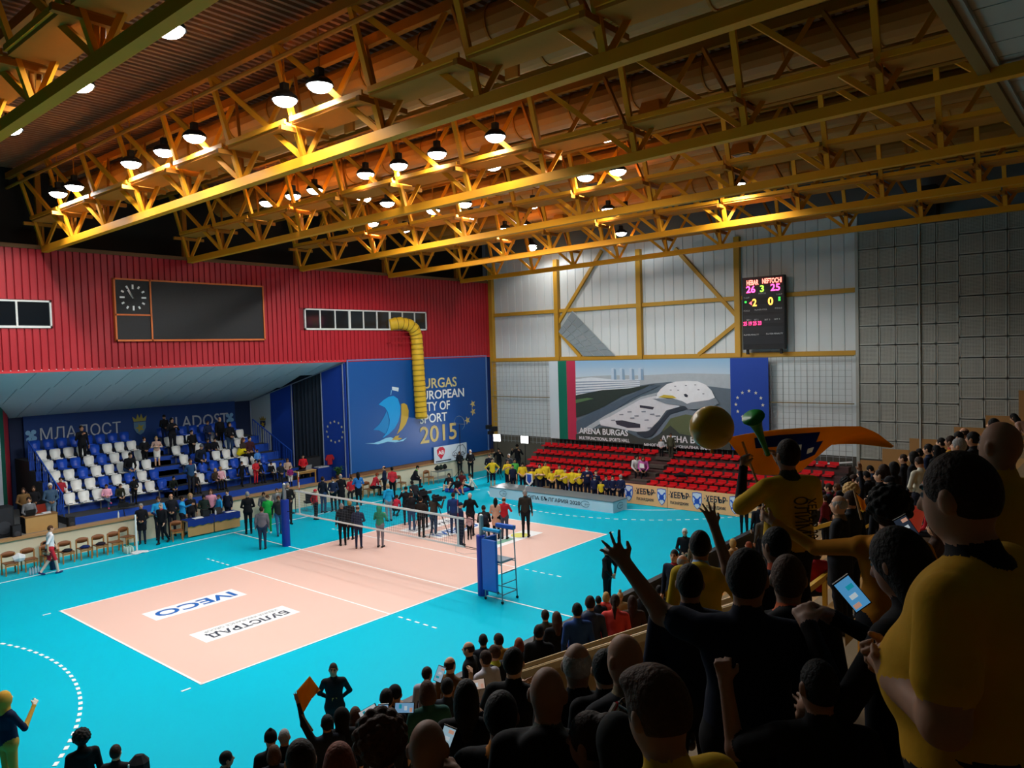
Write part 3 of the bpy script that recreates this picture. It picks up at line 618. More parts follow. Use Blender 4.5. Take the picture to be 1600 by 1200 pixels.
def truss(u0, n_):
    t = thing('roof_truss', 'yellow lattice roof truss, '+TN[n_], 'truss', (u0, 0, 0), 0, 'roof trusses')
    for k in range(0, 11, 2):
        a, b = VN[k], VN[min(k+2, 11)]; MB().bar((0, a, zb(a)), (0, b, zb(b)), .24, .24).build('bottom_chord', YT, t)
    for s in (-1, 1): MB().bar((s*.8, 13, 15.42), (s*.8, -20.8, 15.42), .16, .24).build('top_chord', YT2, t)
    MB().tube((-.85, 13, 14.95), (-.85, -20.8, 14.95), .06, n=6).build('pipe', YT2, t)
    for i, v in enumerate(VN):
        z = zb(v)+.1
        m = MB(); m.bar((-.05, v, z), (-.8, v, 15.35), .1, .14, up=(0, 1, 0)); m.build('web_post', YT, t)
        if i < 11: MB().bar((0, VN[i+1]+.08, zb(VN[i+1])+.1), (-.78, v-.1, 15.3), .1, .13).build('web_diagonal', YT, t)
        MB().bar((.05, v, z), (.8, v-1.3 if i < 11 else v, 15.35), .08, .12).build('web_diagonal', YT, t)
        if i: MB().bar((.05, v, z), (.75, v+1.4, 15.35), .08, .1).build('web_diagonal', YT2, t)
        MB().bar((-.7, v, 13.42), (.7, v, 13.42), .12, .12).build('cross_bracket', YT2, t)
        MB().bar((0, v+.1, z), (0, v+.1, 13.4), .08, .08).build('bracket_post', YT2, t)
        if i < 11: MB().box(-.44, .44, VN[i+1]+.14, v-.1, 13.5, 13.62).build('catwalk_panel', YELD, t)
        if i < 11: MB().bar((-.48, v-.1, 13.62), (-.48, VN[i+1]+.1, 13.62), .05, .12).build('catwalk_edge', YT, t)
    return t
for n_, u0 in enumerate((-12.4, -6.4, -.4, 5.6, 11.6, 17.6)): truss(u0, n_)
DU = mat('#a8722c', .5, 0, .06, 2.)
for n_, u0 in enumerate((-12.4, -6.4, -.4, 5.6, 11.6)):
    if n_ == 0: continue
    bay = ['between the first and second truss', 'between the second and third truss', 'between the third and fourth truss', 'between the fourth and fifth truss', 'between the fifth and last truss'][n_]
    for du, r, nm in ((1.5, .46, 'large'), (3.3, .36, 'slimmer')):
        d = thing('air_duct', nm+' round ochre air duct under the roof '+bay, 'duct', (u0+du, 0, 15.0), 0, 'round air ducts')
        MB().tube((0, 11.5, 0), (0, -19.5, 0), r, n=16).build('duct_pipe', DU, d, smooth=False)
        for v in np.arange(10, -19, -2.1): MB().tube((0, v, 0), (0, v-.06, 0), r+.03, n=16).build('duct_flange', YT2, d)
        for v in (9.4, 3.2, -2.8, -9., -15.2): MB().bar((0, v, r*.8), (0, v, .76), .04, .04).build('duct_hanger', YT2, d)
        if du < 2:
            for v in (6.5, .5, -5.5, -11.5):
                g = MB().add([(-.3, v-.35, -r-.3), (.3, v-.35, -r-.3), (.3, v+.35, -r-.3), (-.3, v+.35, -r-.3), (-.2, v-.25, -r+.1), (.2, v-.25, -r+.1), (.2, v+.25, -r+.1), (-.2, v+.25, -r+.1)], [(0, 3, 2, 1), (4, 5, 6, 7), (0, 1, 5, 4), (1, 2, 6, 5), (2, 3, 7, 6), (3, 0, 4, 7)]).build('air_outlet', YT2, d)
                MB().box(-.22, .22, v-.27, v+.27, -r-.32, -r-.3).build('outlet_grille', mat('#2e2a22', .6), g)
    c = thing('cable_tray', 'four thin parallel pipes running below the roof '+bay, 'pipes', (u0+2.6, 0, 14.75), 0, 'pipe runs')
    for k in range(4): MB().tube((-.2+.13*k, 12, 0), (-.2+.13*k, -20, 0), .035, n=6).build('pipe', YT2, c)
    for v in np.arange(9, -19, -5.9): MB().bar((0, v, .08), (0, v, 1.0), .06, .06).build('hanger', YT2, c)
    for q, v in enumerate((3.2, -4.4, -10.5)):
        g = thing('junction_box', 'pale square box under the pipes %s, %s from far wall' % (bay, ORD[q]), 'box', (u0+2.6, v, 14.45), 0, 'junction boxes under the roof'); MB().cbox(0, 0, 0, .08, .4, .38).build('box_body', YELD, g); MB().bar((0, 0, .18), (0, 0, 1.34), .03, .03).build('strap', YT2, g)
struct('wall_far_upper', MB().box(-34, 21, 13.0, 13.2, 12.4, 16), mat('#1c1a18', .9))  # shade of the void above the red wall, put into a near-black sheet
for k in range(10):
    if k % 2: tag(MB().cbox(-9.4+3*k, 12.25, 14.0, .2, .2, 3.0).build('roof_post', YT2), 'brown-yellow stub column on top of the red wall, %s from the left' % ORD[k//2], 'column', 'stub columns on the red wall')
m = MB()
for k in range(60): m.box(-34+.9*k, -34+.9*k+.86, -27, -19.7, 13.1, 13.25)
m.box(-34, 21, -19.8, -19.62, 13.0, 15.9); struct('ceiling_near', m, mat('#b9b7ae', .6, 0, .05, 2.))
struct('trim_6', MB().box(-34, 20.5, -19.66, -19.45, 12.9, 13.25), mat('#8a6a34', .6))
struct('wall_near', MB().box(-34, 21, -27.2, -27, 0, 16), mat('#6a645a', .8))
struct('wall_left', MB().box(-34.2, -34, -27, 22, 0, 16), mat('#6a645a', .8))
# lamps
LENS = mat('#f4fbff', .4, emis=28.); LENSW = mat('#fff2dc', .4, emis=28.)
lshade = MB().lathe([(.04, .2), (.19, .19), (.29, .1), (.32, .03), (.32, 0), (.3, 0), (.25, .08), (.04, .15)], 16).mesh('lamp_shade', mat('#15161a', .5), True)
llens = [MB().lathe([(.01, -.15), (.1, -.14), (.2, -.1), (.265, -.04), (.285, .01), (.285, .03), (.01, .04)], 14).mesh('lamp_lens', q) for q in (LENS, LENSW)]
lgear = MB().cbox(0, 0, .3, .16, .16, .22).mesh('lamp_gear', BLK); lhang = MB().bar((0, 0, .45), (0, 0, 1.74), .03, .03).mesh('lamp_hanger', YT2)
LP = {'nearest truss': [(-10.75, -7.9), (-10.75, -3.7), (-10.75, .9)],
      'second truss': [(-7, 8.4), (-7, 6.9), (-7, 2.4), (-6.9, .4), (-7, -1.6), (-7, -6.0), (-7, -7.4)],
      'third truss': [(-.6, 5.0), (-.6, 3.2), (-.6, 1.8), (-.8, -1.4), (-.8, -3.1), (-.9, -5.0), (-1, -7.5), (1.7, 1.8), (3.0, 1.9), (1.5, -5.2), (1.3, -9.8)],
      'fourth truss': [(5.6, 6.0), (5.5, 1.8), (5.5, -.1), (7.9, 6.3), (7.9, 1.8), (7.7, -.2), (7.8, -1.9), (5.2, -6.4), (5.3, -7.7)],
      'fifth truss': [(11.7, 3.0), (11.6, 1.6), (11.2, -3.5), (12.0, -3.9), (10.6, -9.8)],
      'last truss': [(17.5, 5.9), (17.6, -.2), (18.3, 6.5)]}
for tn, L in LP.items():
    for k, (u0, v) in enumerate(L):
        z = 14.05
        o = thing('high_bay_lamp', 'lit high-bay lamp with black shade by the %s, %s from the far wall' % (tn, ORD[k]), 'lamp', (u0, v, z), 0, 'high-bay lamps')
        for nm, me in (('lamp_shade', lshade), ('lamp_lens', llens[1 if (k*7+len(tn)) % 4 == 0 else 0]), ('lamp_gear', lgear), ('lamp_hanger', lhang)): link(nm, me, o)
        l = bpy.data.lights.new('lamp_light', 'SPOT'); l.energy = LAMP_W*(.4 if u0 > 16 else 1); l.spot_size = R(LAMP_CONE); l.spot_blend = LAMP_BLEND; l.shadow_soft_size = .22
        l.color = (1.0, .975, .93)
        q = link('lamp_light', l, o, (0, 0, -.2)); q.rotation_euler = (R(max(0, min(9, (-v-1)*2.0))) if v < -1 else R(-min(8, max(0, v*1.0))), R(-8 if u0 > 16 else 0), 0)
# ------------------------------------------------------------------ near stand (the photographer's side)
TAN2 = mat('#a88d63', .65, 0, .1, 3.); TRD = mat('#7f6c50', .7, 0, .1, 3.)
ny = lambda i: -12.3-.8*i          # front edge of tier i
nz = lambda i: .75+.42*i
def stand_z(y): return nz(max(0, min(17, int(math.floor((-y-12.3)/.8+1e-6)))))
ns = thing('spectator_stand', 'stepped beige spectator stand full of fans on the near side', 'stand')
MB().box(-30, 20.4, -12.3, -12.0, 0, .75).build('front_wall', CREAM, ns)
for i in range(18):
    MB().box(-30, 20.4, -26.95, ny(i), nz(i)-.42, nz(i)).build('tier_step', TRD, ns)
blocks = [(-30, -22.5), (-21.3, -10.2), (-8.6, 7.3), (8.9, 20.2)]
BEN = mat('#a67f4a', .5, 0, .1, 4.)
for i in range(0, 17):
    for a, b in blocks:
        if i == 0: continue
        MB().box(a, b, ny(i)-.79, ny(i)-.58, nz(i)+.02, nz(i)+.36).build('bench', BEN, ns)
for x in (-8.72, 8.75):
    pr = thing('side_parapet', 'sloping plank-topped beige parapet wall beside the %s stair aisle of the near stand' % ('nearer' if x < 0 else 'farther'), 'parapet', (x, 0, 0), 0, 'stair parapets')
    y0, y1 = -14.3, -18.6
    zt_ = lambda y: 1.5+.5*(-y-12)
    MB().prism([(-.06, y0, stand_z(y0)-.3), (-.06, y1, stand_z(y1)-.3), (-.06, y1, zt_(y1)-.06), (-.06, y0, zt_(y0)-.06)], (.12, 0, 0)).build('parapet_wall', TAN2, pr)
    MB().bar((0, y0+.05, zt_(y0+.05)), (0, y1, zt_(y1)), .24, .1).build('parapet_cap', mat('#b59a6c', .5, 0, .1, 4.), pr)
    MB().bar((0, y0+.05, zt_(y0+.05)+.12), (0, y1, zt_(y1)+.12), .08, .06).build('cap_strip', TAN2, pr)
fb = thing('front_barrier', 'black padded barrier along the front of the near stand', 'barrier')
MB().box(-30, 20.3, -12.12, -12.02, .8, 1.68).build('barrier_panel', mat('#15171b', .6), fb)
MB().box(-30, 20.3, -12.16, -11.98, 1.68, 1.76).build('barrier_rail', mat('#1b1d22', .5), fb)
def yrail(pts, h, label, mid=True):
    t = thing('handrail', label, 'handrail', group='yellow handrails of the near stand'); c = mat('#c89a30', .5)
    for a, b in zip(pts, pts[1:]):
        MB().bar((a[0], a[1], a[2]+h), (b[0], b[1], b[2]+h), .06, .09).build('rail', c, t)
        if mid: MB().bar((a[0], a[1], a[2]+h*.55), (b[0], b[1], b[2]+h*.55), .05, .06).build('rail', c, t)
    for a in pts: MB().bar(a, (a[0], a[1], a[2]+h), .06, .06).build('post', c, t)
# ------------------------------------------------------------------ people: one continuous skin per figure, grown from a smooth distance field
def rotx(a): c, s = math.cos(a), math.sin(a); return np.array([[1, 0, 0], [0, c, -s], [0, s, c]])
def roty(a): c, s = math.cos(a), math.sin(a); return np.array([[c, 0, s], [0, 1, 0], [-s, 0, c]])
def rotz(a): c, s = math.cos(a), math.sin(a); return np.array([[c, -s, 0], [s, c, 0], [0, 0, 1]])
SK, TOP, SLV, BOT, SHN, SHO, EYE, LIP, TRM = range(9)
def cone(a, b, ra, rb, m, k=.03): return ('c', np.array(a, float), np.array(b, float), ra, rb, m, k)
def ell(c, r, m, k=.03, rot=None): return ('e', np.array(c, float), np.array(r, float), rot, 0, m, k)
def pdist(p, X):
    if p[0] == 'c':
        _, a, b, ra, rb, _, _ = p; d = b-a; L = d@d+1e-12; t = np.clip(((X-a)@d)/L, 0, 1)
        return np.linalg.norm(X-(a+t[..., None]*d), axis=-1)-(ra+(rb-ra)*t)
    _, c, r, rot, _, _, _ = p; q = X-c
    if rot is not None: q = q@rot
    k0 = np.linalg.norm(q/r, axis=-1); k1 = np.linalg.norm(q/(r*r), axis=-1)+1e-9; return k0*(k0-1)/k1
def pbox(p):
    if p[0] == 'c': r = max(p[3], p[4]); return np.minimum(p[1], p[2])-r, np.maximum(p[1], p[2])+r
    r = np.max(p[2]) if p[3] is not None else p[2]; return p[1]-r, p[1]+r
def sdf_mesh(name, prims, h, subs=(), nm=9, cutz=None):
    lo = np.min([pbox(p)[0] for p in prims], axis=0)-2.5*h; hi = np.max([pbox(p)[1] for p in prims], axis=0)+2.5*h
    n = np.ceil((hi-lo)/h).astype(int)+1; D = np.full(n, 1.0, np.float32)
    ax = [lo[i]+h*np.arange(n[i]) for i in range(3)]
    def sub(p, mg):
        a, b = pbox(p); s = []
        for i in range(3):
            i0 = max(0, int((a[i]-mg-lo[i])/h)); i1 = min(n[i], int((b[i]+mg-lo[i])/h)+2); s.append(slice(i0, max(i0+1, i1)))
        X = np.stack(np.meshgrid(ax[0][s[0]], ax[1][s[1]], ax[2][s[2]], indexing='ij'), -1); return tuple(s), X
    for p in prims:
        s, X = sub(p, p[6]+2*h); d = pdist(p, X); a = D[s]; k = p[6]
        hh = np.maximum(k-np.abs(a-d), 0)/k; D[s] = np.minimum(a, d)-hh*hh*k*.25
    for p in subs:
        s, X = sub(p, 2*h); D[s] = np.maximum(D[s], -pdist(p, X))
    if cutz is not None: D = np.maximum(D, (cutz-ax[2])[None, None, :])
    I = D < 0
    c = [I[i:n[0]-1+i, j:n[1]-1+j, k:n[2]-1+k] for i in (0, 1) for j in (0, 1) for k in (0, 1)]
    cnt = sum(x.astype(np.int8) for x in c); act = np.argwhere((cnt > 0) & (cnt < 8))
    corner = np.array([(i, j, k) for i in (0, 1) for j in (0, 1) for k in (0, 1)])
    V = np.stack([D[tuple((act+q).T)] for q in corner], 1)
    P = np.zeros((len(act), 3)); W = np.zeros(len(act))
    for a in range(8):
        for b in range(a+1, 8):
            if np.abs(corner[a]-corner[b]).sum() != 1: continue
            va, vb = V[:, a], V[:, b]; x = (va < 0) != (vb < 0); t = np.where(x, va/np.where(va == vb, 1, va-vb), 0)
            P += np.where(x[:, None], corner[a]+t[:, None]*(corner[b]-corner[a]), 0); W += x
    verts = lo+h*(act+P/W[:, None]); idx = -np.ones(n, np.int32); idx[tuple(act.T)] = np.arange(len(act))
    quads = []
    for a in range(3):
        o1 = [0, 0, 0]; o1[(a+1) % 3] = 1; o2 = [0, 0, 0]; o2[(a+2) % 3] = 1
        sl = [slice(1, n[i]-1) for i in range(3)]; sl2 = list(sl); sl2[a] = slice(2, n[a])
        A = I[tuple(sl)]; B = I[tuple(sl2)]; e = np.argwhere(A != B)+1
        if not len(e): continue
        fl = I[tuple(e.T)]
        q = np.stack([idx[tuple((e-np.array(o1)-np.array(o2)).T)], idx[tuple((e-np.array(o2)).T)], idx[tuple(e.T)], idx[tuple((e-np.array(o1)).T)]], 1)
        q[~fl] = q[~fl][:, ::-1]; quads.append(q)
    Q = np.concatenate(quads); Q = Q[(Q >= 0).all(1)]
    fc = verts[Q].mean(1); best = np.full(len(fc), 9.); mi = np.zeros(len(fc), np.int32)
    for p in prims:
        d = pdist(p, fc); x = d < best; best[x] = d[x]; mi[x] = p[5]
    me = bpy.data.meshes.new(name); me.vertices.add(len(verts)); me.vertices.foreach_set('co', verts.astype(np.float32).ravel())
    me.loops.add(len(Q)*4); me.loops.foreach_set('vertex_index', Q.astype(np.int32).ravel()); me.polygons.add(len(Q)); me.polygons.foreach_set('loop_start', np.arange(0, len(Q)*4, 4, dtype=np.int32))
    for i in range(nm): me.materials.append(BLK)
    me.polygons.foreach_set('material_index', mi); me.polygons.foreach_set('use_smooth', np.ones(len(Q), bool)); me.update(calc_edges=True)
    return me
def nz_(v): v = np.array(v, float); return v/np.linalg.norm(v)
def hand(w, d, nrm, side, curl=.3, spread=.12, m=SK):
    """palm, four unequal bent fingers and a thumb leaving the side of the palm; d points along the hand, nrm out of the palm"""
    d = nz_(d); nrm = np.array(nrm, float); nrm = nz_(nrm-d*(nrm@d)); s = np.cross(d, nrm)*side; w = np.array(w, float); out = []
    out.append(cone(w-d*.01, w+d*.03, .027, .03, m, .02))
    for j, (o, L) in enumerate(((-.030, .074), (-.010, .084), (.011, .078), (.030, .06))):
        kn = w+d*.088+s*o; out.append(cone(w+d*.015+s*o*.55, kn, .016, .0145, m, .012))
        sp = nz_(d+s*o/.03*spread); c1 = curl*.7; c2 = curl*1.7
        a = kn+(sp*math.cos(c1)+nrm*math.sin(c1))*L*.5; b = a+(sp*math.cos(c2)+nrm*math.sin(c2))*L*.5
        out += [cone(kn, a, .0105, .0095, m, .004), cone(a, b, .0095, .0078, m, .004)]
    t0 = w+d*.025-s*.022; t1 = t0+nz_(d*.55-s*.75+nrm*.25)*.045; t2 = t1+nz_(d*.9-s*.25+nrm*(.2+curl*.3))*.032
    out += [cone(t0, t1, .017, .0125, m, .012), cone(t1, t2, .0125, .0095, m, .004)]
    return out
def body(lean=0, turn=0, hy=0, hp=0, hr=0, arms=None, legs=None, hipz=.95, girth=1., coat=0, skirt=0, bust=0, hip=(0, 0), curl=(.35, .35), palm=(None, None), hoodie=0, belly=0, sleeve=0., spread=.12, shoulder=1.):
    """arms: two (elbow, wrist) offsets from the shoulder in the torso frame (left is -x); legs: two (knee, ankle, toe direction)"""
    H = np.array([hip[0], hip[1], hipz], float); RT = rotz(R(turn))@rotx(R(-lean)); T = lambda p: H+RT@np.array(p, float); Rm = RT
    g = girth; P = []
    P += [cone(T((-.075, 0, -.01)), T((.075, 0, -.01)), .118*g, .118*g, BOT, .05)]
    P += [ell(T((0, .01+.03*belly, .2)), (.155*g, (.115+.05*belly)*g, .2), TOP, .06, Rm), ell(T((0, 0, .38)), (.178*g*shoulder, .118*g, .165), TOP, .06, Rm), cone(T((-.145*shoulder, -.01, .47)), T((.145*shoulder, -.01, .47)), .064*g**.5, .064*g**.5, TOP, .05), ell(T((0, .005, .03)), (.168*g, .134*g, .115), TOP, .04, Rm), ell(T((0, .003, .12)), (.158*g, .12*g, .14), TOP, .05, Rm)]
    if bust: P += [ell(T((s*.07, .095, .36)), (.06, .05, .06), TOP, .04, Rm) for s in (-1, 1)]
    if coat: P += [cone(T((.1*g*math.cos(q), .075*g*math.sin(q), .05)), T((.135*g*math.cos(q), .1*g*math.sin(q), -coat)), .06, .055, TOP, .05) for q in np.arange(0, 6.2, .7)]
    if skirt: P += [cone(T((.09*g*math.cos(q), .06*g*math.sin(q), 0)), T((.13*g*math.cos(q), .1*g*math.sin(q), -skirt)), .06, .05, BOT, .05) for q in np.arange(0, 6.2, .7)]
    P += [cone(T((0, -.012, .5)), T((0, .005, .615)), .058*g**.5, .054, SK, .03), cone(T((0, -.01, .525)), T((0, -.006, .55)), .07*g**.5, .066, TRM, .012)]
    if hoodie: P += [ell(T((0, -.075, .51)), (.115, .065, .075), TOP, .03, Rm)]
    RH = RT@rotz(R(hy))@rotx(R(-hp))@roty(R(hr)); nb = T((0, 0, .6)); h = lambda p: nb+RH@(np.array(p, float)+np.array((0, .015, .1)))
    P += [ell(h((0, -.012, .012)), (.076, .096, .106), SK, .03, RH), ell(h((0, .025, -.05)), (.058, .068, .07), SK, .035, RH), cone(h((0, .082, .012)), h((0, .103, -.022)), .011, .016, SK, .012)]
    for s in (-1, 1): P += [ell(h((s*.079, -.008, -.008)), (.013, .022, .033), SK, .006, RH), ell(h((s*.03, .074, .012)), (.014, .011, .009), EYE, .002, RH), cone(h((s*.017, .08, .036)), h((s*.045, .07, .034)), .0075, .006, EYE, .004)]
    P += [ell(h((0, .083, -.062)), (.023, .011, .008), LIP, .003, RH)]
    arms = arms or [((-.05, -.02, -.27), (-.06, .06, -.51)), ((.05, -.02, -.27), (.06, .06, -.51))]
    wr = []
    for i, s in enumerate((-1, 1)):
        sh = T((s*.182*g**.5*shoulder, -.01, .462)); el = sh+RT@np.array(arms[i][0], float); w_ = sh+RT@np.array(arms[i][1], float); ga = g**.6
        P += [cone(sh, el, .057*ga, .047*ga, SLV if sleeve else TOP, .035)]
        P += [cone(el, w_, .044*ga, .031*ga, SLV, .02)]
        if sleeve: P += [cone(sh, sh+(el-sh)*sleeve, .064*ga, .066*ga, TOP, .012)]
        d = nz_(w_-el); pn = np.array(palm[i] if palm[i] is not None else (-s*.9, .3, 0), float); pn = RT@pn
        P += hand(w_+d*.012, d, pn, -s, curl[i], spread); wr.append((w_+d*.07, d))
    legs = legs or [((-.095, .015, .5), (-.1, -.02, .085), (-.12, 1)), ((.095, .015, .5), (.1, -.02, .085), (.12, 1))]
    for i, s in enumerate((-1, 1)):
        hj = H+RT@np.array((s*.088, 0, -.02)); k, a = np.array(legs[i][0], float), np.array(legs[i][1], float); f = np.array((legs[i][2][0], legs[i][2][1], legs[i][2][2] if len(legs[i][2]) > 2 else -.0)); f = nz_(f)
        P += [cone(hj, k, .09*g, .06, BOT, .04), cone(k, a, .058, .043, SHN, .025), cone(a+np.array((0, 0, -.045))-f*.05, a+np.array((0, 0, -.05))+f*.13, .043, .034, SHO, .02)]
    return P, nb, RH, wr
SIT = [((-.1, .44, .47), (-.1, .42, .085), (-.1, 1)), ((.1, .44, .47), (.1, .42, .085), (.1, 1))]
def A(l, r): return [l, r]
DN = ((-.05, -.02, -.27), (-.06, .06, -.51)); DNR = ((.05, -.02, -.27), (.06, .06, -.51))
FRL = ((-.07, .03, -.27), (.1, .2, -.38)); FRR = ((.07, .03, -.27), (-.1, .22, -.37))
POSES = {
 'stand': dict(),
 'stand_l': dict(hy=38, legs=[((-.1, .02, .5), (-.13, -.01, .085), (-.25, 1)), ((.1, .04, .5), (.11, .04, .085), (.25, 1))]),
 'stand_r': dict(hy=-38, arms=A(DN, ((.09, -.06, -.26), (.1, .1, -.44)))),
 'down': dict(hp=28, arms=A(FRL, FRR)),
 'front': dict(arms=A(FRL, FRR), hp=6),
 'back': dict(arms=A(((-.1, -.12, -.25), (.1, -.16, -.42)), ((.1, -.12, -.25), (-.1, -.19, -.41))), palm=((0, -1, 0), (0, -1, 0))),
 'phone': dict(arms=A(((-.1, .1, -.24), (.1, .36, -.08)), ((.1, .1, -.24), (-.1, .36, -.08))), curl=(.8, .8), palm=((.6, .6, .2), (-.6, .6, .2))),
 'phone1': dict(arms=A(DN, ((.1, .12, -.24), (-.06, .38, -.02))), curl=(.4, .9), hp=-4),
 'clap': dict(arms=A(((-.12, .08, -.25), (.12, .3, -.12)), ((.12, .08, -.25), (-.12, .3, -.12))), curl=(.15, .15), palm=((1, 0, 0), (-1, 0, 0))),
 'cross': dict(arms=A(((-.1, .06, -.26), (.22, .2, -.2)), ((.1, .06, -.26), (-.22, .22, -.23)))),
 'hips': dict(arms=A(((-.22, -.08, -.22), (-.06, .05, -.42)), ((.22, -.08, -.22), (.06, .05, -.42))), curl=(.6, .6)),
 'walk': dict(arms=A(((-.07, .1, -.26), (-.05, .25, -.45)), ((.07, -.14, -.25), (.08, -.12, -.5))), legs=[((-.09, -.02, .5), (-.09, -.3, .13), (0, 1, -.5)), ((.09, .14, .52), (.09, .2, .085), (0, 1, .1))], lean=4),
 'sit': dict(hipz=.55, legs=SIT, arms=A(((-.06, .06, -.27), (.04, .3, -.36)), ((.06, .06, -.27), (-.04, .3, -.36))), hp=6),
 'sit_lean': dict(hipz=.55, legs=SIT, lean=28, hp=-14, arms=A(((-.06, .16, -.24), (.06, .38, -.26)), ((.06, .16, -.24), (-.06, .38, -.26)))),
 'sit_cross': dict(hipz=.55, legs=[((-.09, .44, .47), (-.08, .4, .085), (-.1, 1)), ((.06, .46, .58), (-.2, .56, .4), (-.4, 1))], arms=A(((-.06, .06, -.27), (.08, .3, -.3)), ((.06, .06, -.27), (-.08, .3, -.3))), hp=15),
 'floor_sit': dict(hipz=.13, legs=[((-.16, .4, .4), (-.1, .7, .09), (-.1, 1)), ((.2, .42, .3), (.12, .72, .09), (.1, 1))], lean=8, arms=A(((-.1, .14, -.22), (-.05, .38, -.1)), ((.16, -.1, -.24), (.2, -.2, -.44)))),
 'bend': dict(lean=48, hp=-25, hip=(0, -.12), arms=A(((-.05, .15, -.24), (.05, .32, -.42)), ((.05, .15, -.24), (-.02, .32, -.42))), hipz=.92),
 'crouch': dict(hipz=.42, lean=30, hp=-10, legs=[((-.14, .38, .5), (-.12, .06, .085), (-.1, 1)), ((.15, .3, .3), (.14, -.12, .1), (.1, 1))], arms=A(((-.06, .16, -.24), (.06, .38, -.2)), ((.06, .16, -.24), (-.06, .38, -.2)))),
 'camera': dict(lean=6, arms=A(((-.14, .14, -.18), (-.02, .36, .06)), ((.14, .16, -.2), (.08, .38, .1))), curl=(.9, .9), hp=4),
 'raise_r': dict(arms=A(DN, ((.12, .08, .26), (.16, .16, .52))), curl=(.3, .1), palm=(None, (0, 1, 0)), hp=-6),
 'raise_l': dict(arms=A(((-.12, .08, .26), (-.16, .16, .52)), DNR), curl=(.1, .3), palm=((0, 1, 0), None), hp=-6),
 'reach': dict(arms=A(DN, ((.06, .24, -.1), (.04, .5, -.02))), curl=(.3, .9), hy=10),
 'coat': dict(coat=.3, arms=A(FRL, FRR)), 'coat_b': dict(coat=.34, hy=25),
 'skirt': dict(skirt=.34, bust=1, arms=A(((-.1, .06, -.26), (.2, .2, -.2)), ((.1, .06, -.26), (-.2, .22, -.23)))),
 'big': dict(girth=1.22, belly=.6, hoodie=1), 'hood': dict(hoodie=1, hp=8),
}
_bm = {}
def pose_mesh(name, h=.0125):
    if name not in _bm:
        P, nb, RH, wr = body(**POSES[name]); _bm[name] = (sdf_mesh('person', P, h), nb, RH, wr)
    return _bm[name]
# hair pieces in head space (origin at the neck top, same offset as the head)
def hp(p): return np.array(p, float)+np.array((0, .015, .1))
FACE = [ell(hp((0, .115, -.035)), (.085, .085, .1), 0), ell(hp((0, .16, .03)), (.1, .09, .055), 0)]
EARS = [ell(hp((s*.1, .0, -.03)), (.045, .03, .04), 0) for s in (-1, 1)]
BASE = [ell(hp((0, -.016, .016)), (.084, .103, .113), 0)]
CAPC = [ell(hp((0, -.01, .03)), (.087, .107, .1), 0), cone(hp((-.03, .1, .045)), hp((.03, .1, .045)), .016, .016, 0, .01), cone(hp((-.035, .135, .036)), hp((.035, .135, .036)), .014, .014, 0, .02)]
HAIR = {
 'short': (BASE, FACE+EARS, .03), 'crop': ([ell(hp((0, -.014, .013)), (.0785, .0985, .109), 0)], FACE+EARS, .04),
 'fringe': (BASE+[ell(hp((0, .04, .085)), (.07, .06, .035), 0)], FACE[:1]+EARS, .05),
 'bald_fringe': ([ell(hp((0, -.014, .005)), (.081, .1, .106), 0)], FACE+EARS+[ell(hp((0, .02, .12)), (.085, .12, .095), 0)], .06),
 'long': (BASE+[ell(hp((0, -.045, -.08)), (.095, .07, .14), 0, .05), cone(hp((0, -.075, -.1)), hp((0, -.09, -.26)), .07, .05, 0, .05)], FACE+[ell(hp((0, .1, -.1)), (.07, .1, .12), 0)], None),
 'bob': (BASE+[ell(hp((0, -.02, -.06)), (.1, .09, .1), 0, .04)], FACE+[ell(hp((0, .1, -.1)), (.075, .09, .12), 0)], -.06),
 'ponytail': (BASE+[cone(hp((0, -.11, .03)), hp((0, -.15, -.08)), .03, .034, 0, .03), cone(hp((0, -.15, -.08)), hp((0, -.135, -.26)), .034, .012, 0, .03)], FACE+EARS, None),
 'bun': (BASE+[ell(hp((0, -.1, .085)), (.05, .05, .05), 0, .02)], FACE+EARS, .04),
 'curly': ([ell(hp((0, -.03, .025)), (.115, .13, .125), 0)]+[ell(hp((.108*math.sqrt(1-q*q)*math.cos(2.4*i), -.035+.122*math.sqrt(1-q*q)*math.sin(2.4*i), .03+.118*q)), (.03, .03, .03), 0, .012) for i, q in ((i, -.35+1.33*i/46) for i in range(46))], FACE, -.03),
 'cap': (CAPC, [ell(hp((0, .05, -.06)), (.15, .15, .075), 0)], None), 'beanie': ([ell(hp((0, -.014, .035)), (.09, .109, .108), 0), cone(hp((0, -.01, .13)), hp((0, -.02, .15)), .03, .02, 0, .03)], [ell(hp((0, .03, -.07)), (.16, .16, .09), 0)], None),
 'pompom': ([ell(hp((0, -.014, .035)), (.09, .109, .108), 0), ell(hp((0, -.02, .17)), (.045, .045, .045), 0, .01)], [ell(hp((0, .03, -.07)), (.16, .16, .09), 0)], None),
 'hood': ([ell(hp((0, -.03, .0)), (.115, .125, .145), 0), cone(hp((0, -.06, -.1)), hp((0, -.05, -.16)), .09, .1, 0, .04)], [ell(hp((0, .13, .0)), (.085, .14, .12), 0)], None),
}
_hm = {}
def hair_mesh(k, h=.011):
    key = (k, h)
    if key not in _hm:
        P, S_, cz = HAIR[k]; _hm[key] = sdf_mesh('hair', P, h, S_, 1, cz)
    return _hm[key]
SKINS = ['#c99a7c', '#b98768', '#d2a688', '#a87a5c']
HC = {'k': '#0e0c0b', 'b': '#2c1c13', 'br': '#4a3020', 'bl': '#b08d55', 'g': '#8f8f8e', 'w': '#c9c7c2', 'r': '#7d3a20', 'dr': '#701a22', 'nv': '#141d38', 'tan': '#a78a60', 'ol': '#3c3f2c'}
def hairm(h): return mat(h, .7, 0, .35, 60., .5, spec=.2)
PEOPLE = []
